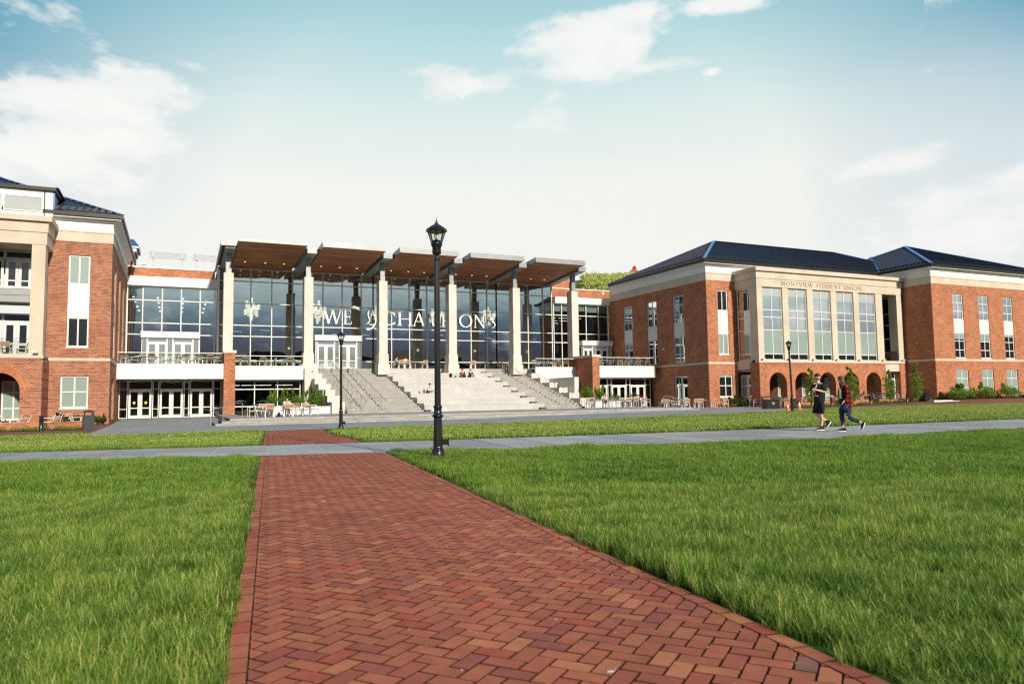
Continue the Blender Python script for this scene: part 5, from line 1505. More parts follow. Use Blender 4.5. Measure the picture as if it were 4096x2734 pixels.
shrub(10.1,59.0,.3,1.5,1.7,'dense green shrub against the left stair cheek blocks',4,2000,.11,group='shrubs in the left planter',spikes=4)
shrub(5.2,58.4,.15,1.2,.5,'small low plant at the foot of the left brick pier',5,600,.08)
shrub(35.0,59.2,.5,1.5,1.7,'bright green shrub beside the right stair cheek blocks',6,2200,.12,group='shrubs in the right planter',spikes=3)
shrub(36.4,59.3,.5,1.8,1.6,'wide bright green shrub at the right brick pier',7,2200,.12,group='shrubs in the right planter',spikes=3)
shrub(37.9,58.9,.5,1.4,.95,'lower green shrub at the right end of the right planter',8,1400,.10,group='shrubs in the right planter',spikes=2)
shrub(39.4,58.6,.1,.9,1.35,'thin wispy shrub before the right white doors',9,500,.09,spikes=5)
shrub(48.4,54.6,gz(48.4,54.6),2.7,1.05,'dark glossy shrub under the square window of the student union',10,2600,.12,'leaf_dark',spikes=4)
shrub(49.9,54.8,gz(50,54.8),1.4,.9,'dark shrub in the recess beside the student union arcade',11,1200,.12,'leaf_dark')
shrub(-4.6,56.3,gz(-4.6,56.3),1.0,.75,'dark green shrub at the corner of the left building',12,1200,.10,'leaf_dark',spikes=2)
shrub(-6.2,55.4,gz(-6,55.4),2.0,.8,'dark shrubs behind the chairs under the left building window',13,1500,.10,'leaf_dark',spikes=2)
shrub(71.4,48.3,.22,3.9,1.6,'large rounded shrub left of the three right wing shrubs',14,5200,.13,group='shrubs along the right wing',spikes=3)
shrub(73.4,48.2,.26,1.7,1.05,'loose shrub merging with the large rounded shrub',15,1500,.12,group='shrubs along the right wing',spikes=3)
shrub(75.8,48.3,.3,3.0,1.5,'middle rounded shrub between the first two wing windows',16,3000,.13,group='shrubs along the right wing',spikes=3)
shrub(80.0,48.3,.34,3.0,1.4,'right rounded shrub between the second and third wing windows',17,3000,.13,group='shrubs along the right wing',spikes=3)
shrub(84.6,48.3,.36,2.6,1.0,'shrub at the right edge below the last wing window',18,2400,.13,group='shrubs along the right wing',spikes=3)
# low hedge and ground cover strips (uncountable)
def strip(label,x0,x1,y0,y1,h,n,mat,seed,size=.09,bed=True):
    rnd=random.Random(seed); mb=MB()
    for _ in range(n):
        x=rnd.uniform(x0,x1); y=rnd.uniform(y0,y1)
        clump=max(0,mn.noise(Vector((x*2.3,y*2.3,seed)))+.45)
        if rnd.random()>clump*1.4: continue
        z=gz(x,y)+rnd.random()*h*(.4+clump*.7)
        a=Vector((rnd.uniform(-1,1),rnd.uniform(-1,1),rnd.uniform(-.2,1))).normalized(); b_=a.cross(Vector((rnd.uniform(-1,1),rnd.uniform(-1,1),rnd.uniform(-1,1)))).normalized()
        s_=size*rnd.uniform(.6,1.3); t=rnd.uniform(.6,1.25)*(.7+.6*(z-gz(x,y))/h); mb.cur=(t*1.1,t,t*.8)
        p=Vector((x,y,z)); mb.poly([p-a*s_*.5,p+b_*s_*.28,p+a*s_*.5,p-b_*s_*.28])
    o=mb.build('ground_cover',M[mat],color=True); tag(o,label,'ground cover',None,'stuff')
    if bed:
        xs=lin(x0-.1,x1+.1,30); sheet('planting_bed',xs,lambda x:lin(y0-.08,y1+.1,2),M['soil'],.03)
strip('clumps of yellow green ground cover before the arcade low wall',49.4,68.2,48.25,49.15,.28,9000,'leaf',1)
strip('yellow green ground cover strip before the left terrace wall',-16,-5.0,48.5,49.6,.26,6000,'leaf',2)
strip('low dark hedge strip under the right wing windows',70.0,92,48.9,49.8,.32,9000,'leaf_dark',3)
# columnar young trees
def col_tree(x,y,h,w,label,seed,dens=1500,lean=0):
    rnd=random.Random(seed); z=gz(x,y)
    o=empty('columnar_tree',(x,y,z),0,label,'tree','slender young trees before the arcade'); KID[o.name]=[]
    bl=[]
    for k in range(16):
        t=k/15; zz2=.55+t*(h-.75)
        ww=w*(.35+.65*sin(pi*min(1,(t*.8+.18))))*(1 if t<.8 else .5)
        bl.append(((rnd.uniform(-.14,.14)*w+lean*t,rnd.uniform(-.14,.14)*w,zz2),(ww*rnd.uniform(.30,.5),ww*rnd.uniform(.3,.5),h*.055)))
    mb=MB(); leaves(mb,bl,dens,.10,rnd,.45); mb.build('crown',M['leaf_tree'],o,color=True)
    mb=MB(); mb.tube([(0,0,-.05),(.02,0,h*.3),(lean*.5,.02,h*.6),(lean,0,h*.92)],[.045,.035,.02,.006],7)
    for k in range(12):
        t=.2+.7*k/12; a=rnd.random()*6.28; mb.tube([(lean*t,0,h*t),(lean*t+cos(a)*w*.25,sin(a)*w*.25,h*t+.35)],[.012,.004],4)
    mb.build('trunk',M['bark'],o)
col_tree(51.05,47.8,3.5,1.35,'slender young tree beside the walking man',31,3800,.15)
col_tree(56.0,47.8,3.65,1.5,'slender young tree behind the walking woman',32,4600,.1)
col_tree(61.1,47.8,3.25,1.35,'slender young tree before the glazed white side entrance',33,4400,.1)
col_tree(64.8,47.8,3.75,1.5,'tallest slender tree against the shaded wing wall',34,4800,.05)
# hills
def hillmesh(name,pts,mat,uvs=None):
    mb=MB()
    for i in range(len(pts)-1):
        for j in range(len(pts[0])-1):
            mb.poly([pts[i][j],pts[i+1][j],pts[i+1][j+1],pts[i][j+1]],smooth=True)
    o=mb.build(name,mat); tag(o,kind='structure'); return o
M['hill']=plain('wooded_hill_ground',(.14,.20,.04),1,0,.4,.05)
def hz(x,y):
    d=sst(250,395,y); e=sst(140,230,x)*(1-sst(420,640,x))
    return -2+d*e*(74+9*sst(225,290,x))*(1+.04*mn.noise(Vector((x*.02,y*.02,0)))+.02*mn.noise(Vector((x*.07,0,1))))
hx=lin(130,650,52); hy=lin(250,420,14)
hillmesh('hill',[[(x,y,hz(x,y)) for y in hy] for x in hx],M['hill'])
rnd=random.Random(77); mb=MB()
for _ in range(2600):
    x=rnd.uniform(205,345); y=rnd.uniform(330,400); z=hz(x,y); r=rnd.uniform(1.2,2.6)
    if x/y<.585 or x/y>.84: continue
    if rnd.random()>.7 and False: continue
    leaves(mb,[((x,y,z+r*.7),(r,r,r*.9)),((x+r*.5,y,z+r*1.2),(r*.6,r*.6,r*.5))],34,.95,rnd,.5)
o=mb.build('wooded_hillside',M['leaf_hill'],color=True); tag(o,'spring green wooded hillside rising behind the roofs','woodland',None,'stuff')
tw=empty('hilltop_beacon',(263.9,385,hz(263.9,385)-1),0,'tiny red beacon tower on the wooded hilltop beside the dark roof','tower'); KID[tw.name]=[]
mb=MB()
for sx in (-1,1):
    for sy in (-1,1): mb.beam((sx*1.9,sy*1.9,0),(sx*1.2,sy*1.2,5.6),.3,.3)
mb.beam((-1.9,-1.9,2.5),(1.4,-1.4,4.5),.2,.2); mb.beam((1.9,-1.9,2.5),(-1.4,-1.4,4.5),.2,.2); mb.box(-2.2,2.2,-1.6,1.6,5.4,5.7); mb.build('frame',M['orange'],tw)
mb=MB(); mb.box(-.9,.9,-.9,.9,5.7,7.6); mb.ball((.2,0,7.9),.8,6); mb.build('housing',M['red'],tw)
# distant ridge and campus block behind the camera (what the glass mirrors)
dark=plain('distant_ridge',(.012,.016,.018),1,0,.3,.02)
pts=[[( -500+i*28, -420-j*40, [0,34,40][j]*(1+.35*mn.noise(Vector((i*.21,j,4)))+.12*mn.noise(Vector((i*.9,j,1))))-2*(j==0)) for j in range(3)] for i in range(40)]
hillmesh('hills',pts,dark)
lb=empty('library_building',(0,0,0),0,'brick building with hipped roof across the lawn mirrored in the hall glass','building'); KID[lb.name]=[]
mb=MB(); mb.box(-60,10,-110,-90,-.2,9.5); mb.box(28,95,-112,-92,-.2,9.0); mb.build('wall',M['brick'],lb)
hip_roof(lb,-61,11,-111,-89,9.5,.38,guards=False,gut=False,seam=2.0,ridge=False); hip_roof(lb,27,96,-113,-91,9.0,.38,guards=False,gut=False,seam=2.0,ridge=False)
mb=MB(); mb.lathe([(2.2,12.5),(2.2,15.5),(2.6,15.6),(1.9,17),(1,18),(.1,18.6),(.08,20)],(-20,-100,0),8); mb.build('cupola',M['white'],lb)
# ------------------------------------------------------------------ people
def skin_mesh(name,nodes,edges,mat,parent,root=0,sub=2,smooth=.0,color=None):
    me=bpy.data.meshes.new(name+'_base'); idx={k:i for i,k in enumerate(nodes)}
    me.from_pydata([n[0] for n in nodes.values()],[(idx[a],idx[b]) for a,b in edges],[])
    o=bpy.data.objects.new(name,me); COL.objects.link(o)
    sk=o.modifiers.new('skin','SKIN'); sk.branch_smoothing=smooth; sk.use_smooth_shade=True
    sv=me.skin_vertices[0].data
    for i,(k,n) in enumerate(nodes.items()):
        r=n[1]; sv[i].radius=(r,r) if not hasattr(r,'__len__') else r
        sv[i].use_root = (i==root)
    sb_=o.modifiers.new('sub','SUBSURF'); sb_.levels=sub; sb_.render_levels=sub
    dg=bpy.context.evaluated_depsgraph_get(); dg.update()
    m2=bpy.data.meshes.new_from_object(o.evaluated_get(dg)); m2.name=name
    bpy.data.objects.remove(o); bpy.data.meshes.remove(me)
    m2.materials.clear(); m2.materials.append(mat)
    for p in m2.polygons: p.use_smooth=True
    o=bpy.data.objects.new(name,m2); link(o,parent)
    if parent is not None: KID.setdefault(parent.name,[]).append(o)
    return o
skinm=plain('skin_tone',(.70,.44,.33),.55,0,.06,6)
def plaidmat():
    m,nt,b=nmat('red_black_plaid')
    tc=N(nt,'ShaderNodeTexCoord').outputs['Object']
    def band(axis,sc):
        s_=N(nt,'ShaderNodeSeparateXYZ'); L(nt,tc,s_.inputs[0])
        f=math_(nt,'FRACT',math_(nt,'MULTIPLY',s_.outputs[axis],sc)); return math_(nt,'GREATER_THAN',f,.5)
    a=band(0,8); c=band(2,7)
    f=math_(nt,'MULTIPLY',math_(nt,'ADD',a,c),.5)
    L(nt,ramp(nt,f,[(0,(.005,.004,.004)),(.4,(.06,.004,.004)),(.75,(.42,.012,.010))],'CONSTANT'),b.inputs['Base Color'])
    b.inputs['Roughness'].default_value=.9; return m
plaid=plaidmat()
denim=plain('blue_denim',(.016,.032,.072),.9,0,.35,14)
purple=plain('purple_brown_hair',(.075,.02,.035),.55,0,.4,20)
brownh=plain('ashy_hair_ends',(.12,.09,.07),.6,0,.4,20)
darkh=plain('dark_hair',(.012,.008,.006),.5,0,.3,20)
shoe_red=plain('dark_red_shoe',(.05,.008,.008),.8,0,.3,20)
lightcloth=plain('pale_cloth',(.72,.71,.66),.9,0,.06,10)
navy=plain('navy_cloth',(.02,.035,.09),.9,0,.2,10)
def finger_nodes(nodes,edges,pre,wrist,palm,dirv,side,curl,r=.0085):
    W=Vector(wrist); Pm=Vector(palm); d=Vector(dirv).normalized(); s=Vector(side).normalized(); c=Vector(curl).normalized()
    nodes[pre+'palm']=(tuple(Pm),(.030,.017)); edges.append((pre+'wr',pre+'palm'))
    for i,(off,l) in enumerate(((-.030,.060),(-.010,.072),(.010,.068),(.030,.052))):
        b_=Pm+d*.028+s*off; m_=b_+d*l*.55+c*.006; t=m_+d*l*.35+c*.022
        nodes['%sf%da'%(pre,i)]=(tuple(b_),r); nodes['%sf%db'%(pre,i)]=(tuple(m_),r*.92); nodes['%sf%dc'%(pre,i)]=(tuple(t),r*.75)
        edges += [(pre+'palm','%sf%da'%(pre,i)),('%sf%da'%(pre,i),'%sf%db'%(pre,i)),('%sf%db'%(pre,i),'%sf%dc'%(pre,i))]
    b_=Pm-s*.030-d*.01; m_=b_-s*.022+d*.026; t=m_-s*.004+d*.026+c*.008
    nodes[pre+'ta']=(tuple(b_),r*1.15); nodes[pre+'tb']=(tuple(m_),r); nodes[pre+'tc']=(tuple(t),r*.8)
    edges += [(pre+'palm',pre+'ta'),(pre+'ta',pre+'tb'),(pre+'tb',pre+'tc')]
def head_parts(o,c,yaw,pitch,r,hair,long=False,beard=False,hair2=None):
    """face features, ears and hair around a head centre; face looks along -y before turning"""
    Mx=Matrix.Rotation(yaw,4,'Z')@Matrix.Rotation(pitch,4,'X')
    def T(mb):
        mb.v=[tuple(Mx@Vector(v)+Vector(c)) for v in mb.v]
    f=MB(); f.ball((0,-r*.98,-r*.12),r*.16,6,0,(.8,1.1,1.3)); f.ball((0,-r*.86,.02*r),r*.10,6,0,(.7,1,2.2))
    for s_ in (-1,1): f.ball((s_*r*.95,-.0,-r*.08),r*.22,6,0,(.4,.8,1.2))
    T(f); f.build('nose_and_ears',skinm,o)
    f=MB()
    for s_ in (-1,1):
        f.ball((s_*r*.34,-r*.83,r*.10),r*.07,6,0,(1.3,.6,.6)); f.box(s_*r*.36-r*.15,s_*r*.36+r*.15,-r*.90,-r*.84,r*.27,r*.315)
    T(f); f.build('eyes_and_brows',plain('brown_eyes',(.10,.05,.035),.6),o)
    f=MB(); f.ball((0,-r*.87,-r*.48),r*.2,6,0,(1.5,.6,.45)); T(f); f.build('mouth',plain('lips',(.42,.13,.11),.5),o)
    h=MB()
    h.ball((0,r*.20,r*.30),r*.98,12,0,(1.04,1.02,.92)); h.ball((-r*.25,-r*.35,r*.80),r*.45,8,0,(1.5,1.1,.5))
    if not long:
        h.ball((0,r*.42,-r*.25),r*.78,8,0,(1.1,.8,.95))
        for s_ in (-1,1): h.ball((s_*r*.86,-r*.12,r*.15),r*.24,6,0,(.4,1,1.8))
    T(h); h.build('hair',hair,o)
    if long:
        h=MB(); rnd_=random.Random(4)
        for k in range(46):
            a=rnd_.uniform(-.15*pi,1.15*pi); x,y=cos(a)*r*.98,sin(a)*r*.9+r*.1
            l=rnd_.uniform(2.4,3.3)*r; wv=rnd_.uniform(-.3,.3)*r
            h.tube([(x*.9,y*.9,r*.5),(x*1.12,y*1.1,-r*.3),(x*1.2+wv,y*1.05,-r*.3-l*.45),(x*1.0-wv*.6,y*1.0-.1*r,-r*.3-l*.75),(x*1.15+wv*.5,y*1.0,-r*.3-l)],[r*.2,r*.24,r*.22,r*.17,r*.03],5,1 if k%2 else 0)
        T(h); h.build('long_hair',[hair,hair2 or hair],o)
    if beard:
        h=MB()
        for k in range(23):
            a=pi*(1.0+k/22.0); h.ball((cos(a)*r*.80,sin(a)*r*.86,-r*.66-.26*r*abs(sin(a))**2),r*.19,5,0,(1,.7,1.1))
        h.ball((0,-r*.86,-r*.36),r*.07,5,0,(3.0,.5,.6))
        T(h); h.build('beard',darkh,o)
def shoe(o,heel,toe,w,mat,h=.075,up=(0,0,1),tilt=0):
    a=Vector(heel); b_=Vector(toe); d=(b_-a); l=d.length; d.normalize(); s=d.cross(Vector(up)); s.normalize(); u=s.cross(d).normalized()
    def prof(t): return w*(.36+.14*sin(pi*min(1,t*1.1)))*(1 if t<.85 else (1-(t-.85)*3.2))
    mb=MB(); N_=12; V=[];F=[]
    for i in range(N_+1):
        t=i/N_; c=a+d*l*t
        for k,(q,z) in enumerate(((-1,-.0),(1,-.0),(1.06,.028),(-1.06,.028))):
            V.append(c+s*prof(t)*q+u*(z+(0 if t<.8 else (t-.8)*.06)))
    for i in range(N_):
        for k in range(4): F.append((i*4+k,i*4+(k+1)%4,(i+1)*4+(k+1)%4,(i+1)*4+k))
    mb.faces(V,F); mb.poly(V[:4][::-1]); mb.poly(V[-4:])
    sh=mb.build('shoe',M['whitep'],o); mb=MB(); V=[];F=[]; K=8
    for i in range(N_+1):
        t=i/N_; c=a+d*l*t+u*.026; hh=h*(1.15 if t<.35 else 1.15-.75*(t-.35)/.65)*(1 if t<.9 else .6)
        for k in range(K+1):
            th=pi*k/K; V.append(c+s*prof(t)*cos(th)*.97+u*hh*sin(th))
    for i in range(N_):
        for k in range(K): F.append((i*(K+1)+k,i*(K+1)+k+1,(i+1)*(K+1)+k+1,(i+1)*(K+1)+k))
    mb.faces(V,F,0,True); mb.poly(V[:K+1]); mb.poly(V[-K-1:][::-1])
    mb.build('upper',mat,sh)

def place_person(label,X,Y,Z,az,sc=1.0):
    o=empty('person',(X,Y,Z),az,label,'person'); KID[o.name]=[]; o.scale=(sc,)*3; return o
def loft(name,rings,mat,parent,rz=0.0,n=20):
    V=[];F=[]
    R2=[]
    for i in range(len(rings)-1):          # smooth the profile
        (a,ax,ay),(b_,bx,by)=rings[i],rings[i+1]
        for t in (0,.5):
            R2.append((tuple(a[k]*(1-t)+b_[k]*t for k in range(3)),ax*(1-t)+bx*t,ay*(1-t)+by*t))
    R2.append(rings[-1])
    for (c,rx,ry) in R2:
        for k in range(n):
            t=2*pi*k/n; w_=1+.018*sin(7*t+c[2]*30)
            x=rx*cos(t)*w_; y=ry*sin(t)*w_
            V.append((c[0]+x*cos(rz)-y*sin(rz),c[1]+x*sin(rz)+y*cos(rz),c[2]))
    for i in range(len(R2)-1):
        for k in range(n): F.append((i*n+k,i*n+(k+1)%n,(i+1)*n+(k+1)%n,(i+1)*n+k))
    mb=MB(); mb.faces(V,F,0,True); return mb.build(name,mat,parent)
# walking man -------------------------------------------------
S=.001557*1.84/1.884*1.03
def mk_px(x0,y0,S): return lambda x,y,d=0:((x-x0)*S,d,(y0-y)*S)
q=mk_px(490,1392,S)
man=place_person('bearded man in black t-shirt and shorts walking left on the stone walkway',18.98,17.46,.018,-R(24.7)-R(22))
man.rotation_euler=(0,0,-R(47))
man.rotation_euler=(0,0,-R(46.5))
nodes={}; edges=[]
nodes['pel']=(q(492,830),(.10,.085))
nodes['bel']=(q(500,690),(.10,.085)); nodes['ch']=(q(503,560),(.105,.09)); nodes['ub']=(q(500,470),(.09,.07)); nodes['nk']=(q(490,398,-.0),.050)
nodes['jaw']=(q(477,335,-.025),(.070,.080)); nodes['sk']=(q(480,268,-.01),(.104,.112))
nodes['sL']=(q(410,452,.09),.062); nodes['eL']=(q(345,598,.10),.043); nodes['Lwr']=(q(240,718,.02),.028)
nodes['sR']=(q(590,452,-.09),.065); nodes['eR']=(q(603,605,-.13),.047); nodes['Rwr']=(q(462,562,-.24),.030)
nodes['hL']=(q(447,850,.05),.092); nodes['kL']=(q(418,1052,.03),.062); nodes['cL']=(q(500,1125,.09),.056); nodes['aL']=(q(612,1195,.12),.037); nodes['tL']=(q(640,1260,.12),.03)
nodes['hR']=(q(535,850,-.05),.098); nodes['kR']=(q(515,1072,-.05),.064); nodes['cR']=(q(527,1160,-.04),.060); nodes['aR']=(q(520,1305,-.03),.038); nodes['tR']=(q(470,1368,-.04),.03)
edges=[('pel','bel'),('bel','ch'),('ch','ub'),('ub','nk'),('nk','jaw'),('jaw','sk'),('ub','sL'),('sL','eL'),('eL','Lwr'),('ub','sR'),('sR','eR'),('eR','Rwr'),('pel','hL'),('hL','kL'),('kL','cL'),('cL','aL'),('aL','tL'),('pel','hR'),('hR','kR'),('kR','cR'),('cR','aR'),('aR','tR')]
finger_nodes(nodes,edges,'L',q(240,718),q(212,762,-.02),(-.35,-.3,-.9),(.6,-.7,0),(.5,.2,-.2))
finger_nodes(nodes,edges,'R',q(462,562),q(415,552,-.27),(-1,.1,.1),(0,-.2,-1),(.3,.9,0))
skin_mesh('body',nodes,edges,skinm,man)
n2={k:nodes[k] for k in ('pel','bel','ch','ub')}
loft('t_shirt',[(q(499,845),.158,.122),(q(499,790),.168,.130),(q(503,690),.180,.140),(q(505,590),.178,.138),(q(504,510),.175,.128),(q(500,462),.160,.105),(q(497,435),.115,.085),(q(493,415),.070,.070)],M['black_soft'],man,R(-30))
for a,b_,c,rs in (((428,448,.06),(392,500,.10),(362,580,.10),(.07,.083,.080)),((572,448,-.07),(598,500,-.105),(607,585,-.125),(.075,.088,.085))):
    mb=MB(); mb.tube([q(*a),q(*b_),q(*c)],rs,12,cap=False); mb.build('sleeve',M['black_soft'],man)
loft('shorts_waist',[(q(493,935),.165,.125),(q(493,880),.175,.132),(q(495,800),.165,.125),(q(496,770),.150,.115)],M['black_soft'],man,R(-30))
for a,b_,c,rs in (((455,830,.05),(438,930,.05),(410,1045,.035),(.095,.104,.098)),((530,830,-.05),(535,930,-.05),(518,1045,-.05),(.098,.106,.100))):
    mb=MB(); mb.tube([q(*a),q(*b_),q(*c)],rs,14,cap=False); mb.build('shorts_leg',M['black_soft'],man)
for a,c in (((612,1195,.12),(636,1235,.12)),((520,1305,-.03),(516,1340,-.03))):
    mb=MB(); mb.tube([q(*a),q(*c)],[.047,.048],10); mb.build('sock',M['black_soft'],man)
shoe(man,q(568,1392,-.02),q(400,1392,-.10),.115,shoe_red)
a=q(712,1225,.12); c=q(618,1362,.10); shoe(man,a,c,.112,shoe_red,up=(-.75,0,.55))
head_parts(man,q(479,287,-.015),R(12),R(4),.092,darkh,beard=True)
mb=MB(); P0=lambda u,d,z:(u,-.128+d,z)
for k,(x0,x1,y) in enumerate(((405,436,432),(442,470,432),(478,496,432),(402,418,682),(426,444,682),(454,480,684))):
    a=q(x0,y+6); c=q(x1,y-6); mb.box(a[0],c[0],-.150-.002*k,-.118,a[2],c[2])
mb.prism([q(440,520,-.155),q(430,500,-.155),q(462,455,-.152),q(470,470,-.152),q(450,510,-.155)],(0,.03,0))
mb.prism([q(385,560,-.17),q(430,545,-.17),q(425,620,-.165),(q(385,600,-.165))],(0,.05,0))
mb.build('shirt_print',M['whitep'],man)
mb=MB(); mb.prism([q(418,640,-.156),q(445,632,-.156),q(432,652,-.156)],(0,.03,0)); mb.build('shirt_print',M['orange'],man)
mb=MB(); a=q(236,722,.02); mb.tube([a,(a[0]-.012,a[1],a[2]-.022)],.036,10); mb.build('wristband',M['black_soft'],man)
# walking woman -----------------------------------------------
S2=.001557*1.0
q=mk_px(1040,1412,S2)
wo=place_person('woman with long purple hair, red plaid shirt and cuffed jeans on the walkway',18.84,16.36,.018,-R(46.5))
wo.rotation_euler=(0,0,-R(46.5))
nodes={}
nodes['pel']=(q(1060,900),(.08,.09)); nodes['bel']=(q(1050,740),(.07,.08)); nodes['ch']=(q(1055,600),(.07,.08)); nodes['ub']=(q(1060,525),(.055,.07)); nodes['nk']=(q(1040,470),.045)
nodes['jaw']=(q(985,415),(.074,.068)); nodes['sk']=(q(998,355),(.10,.098))
nodes['sN']=(q(1090,530,-.13),.05); nodes['eN']=(q(1110,690,-.16),.040); nodes['Nwr']=(q(1045,800,-.17),.025)
nodes['sF']=(q(1060,530,.13),.05); nodes['eF']=(q(1050,690,.16),.038); nodes['Fwr']=(q(1000,800,.15),.025)
nodes['hA']=(q(1000,900,.07),.085); nodes['kA']=(q(985,1085,.06),.058); nodes['aA']=(q(1005,1300,.05),.036); nodes['tA']=(q(960,1385,.04),.028)
nodes['hB']=(q(1110,910,-.07),.088); nodes['kB']=(q(1105,1110,-.07),.060); nodes['cB']=(q(1190,1170,-.06),.052); nodes['aB']=(q(1335,1230,-.05),.034); nodes['tB']=(q(1368,1290,-.05),.028)
edges=[('pel','bel'),('bel','ch'),('ch','ub'),('ub','nk'),('nk','jaw'),('jaw','sk'),('ub','sN'),('sN','eN'),('eN','Nwr'),('ub','sF'),('sF','eF'),('eF','Fwr'),('pel','hA'),('hA','kA'),('kA','aA'),('aA','tA'),('pel','hB'),('hB','kB'),('kB','cB'),('cB','aB'),('aB','tB')]
finger_nodes(nodes,edges,'N',q(1045,800),q(1022,826,-.175),(-.6,0,-.6),(0,-1,0),(.5,0,-.4),.0075)
finger_nodes(nodes,edges,'F',q(1000,800),q(985,830,.15),(-.4,0,-.8),(0,1,0),(.5,0,-.2),.0075)
skin_mesh('body',nodes,edges,plain('pale_skin',(.62,.42,.34),.55,0,.05,6),wo)
loft('black_top',[(q(1005,880),.085,.125),(q(1000,800),.085,.125),(q(995,700),.088,.125),(q(1000,600),.095,.125),(q(1020,540),.085,.11),(q(1035,500),.055,.065)],M['black_soft'],wo)
loft('plaid_shirt',[(q(1122,925),.145,.18),(q(1118,860),.140,.175),(q(1105,770),.128,.16),(q(1100,680),.122,.155),(q(1092,600),.122,.155),(q(1082,540),.105,.150),(q(1075,505),.085,.12),(q(1058,478),.05,.06)],plaid,wo)
for a,b_,c,d_,rs in (((1080,512,-.10),(1100,560,-.15),(1116,690,-.17),(1062,782,-.172),(.055,.068,.062,.052)),((1060,512,.10),(1065,560,.14),(1052,690,.17),(1015,775,.155),(.05,.06,.055,.048))):
    mb=MB(); mb.tube([q(*a),q(*b_),q(*c),q(*d_)],rs,12,cap=False); mb.build('sleeve',plaid,wo)
loft('jeans_waist',[(q(1058,980),.125,.15),(q(1060,930),.14,.155),(q(1062,860),.125,.145),(q(1060,800),.11,.13)],denim,wo)
for pts_,rs in ((((1030,900,.07),(1003,980,.07),(985,1085,.06),(998,1180,.055),(1003,1262,.05)),(.095,.098,.076,.068,.060)),(((1085,900,-.07),(1112,990,-.07),(1105,1110,-.07),(1180,1168,-.06),(1288,1208,-.05)),(.10,.100,.078,.068,.058))):
    mb=MB(); mb.tube([q(*p_) for p_ in pts_],rs,14,cap=False); mb.build('jeans_leg',denim,wo)
for a,c in (((1001,1252,.05),(1004,1276,.05)),((1272,1202,-.05),(1294,1212,-.05))):
    mb=MB(); mb.tube([q(*a),q(*c)],[.068,.067],10); mb.build('jeans_cuff',plaid,wo)
mb=MB(); 
for (x,y,d,r_) in ((1075,1120,-.135,.022),(1070,1060,-.14,.012),(945,1080,.0,.012),(955,985,-.03,.010),(1085,920,-.17,.012)): mb.ball(q(x,y,d),r_*.7,6,0,(1,.5,1.5))
mb.build('denim_rip',lightcloth,wo)
mb=MB(); mb.tube([q(1008,1335,.045),q(1012,1372,.045)],[.044,.046],10); mb.build('sock',M['black_soft'],wo)
shoe(wo,q(1060,1412,.05),q(888,1412,.03),.105,M['black_soft'])
shoe(wo,q(1412,1228,-.05),q(1355,1385,-.05),.102,M['black_soft'],up=(-.9,0,.4))
head_parts(wo,q(995,372),R(-78),R(8),.086,purple,long=True,hair2=brownh)
mb=MB()
for k,y in enumerate((570,600,630,660,700,740)): 
    a=q(962,y); mb.box(a[0]-.004,a[0]+.05,-.134,-.120,a[2]-.012,a[2]+.008)
mb.build('shirt_print',lightcloth,wo)
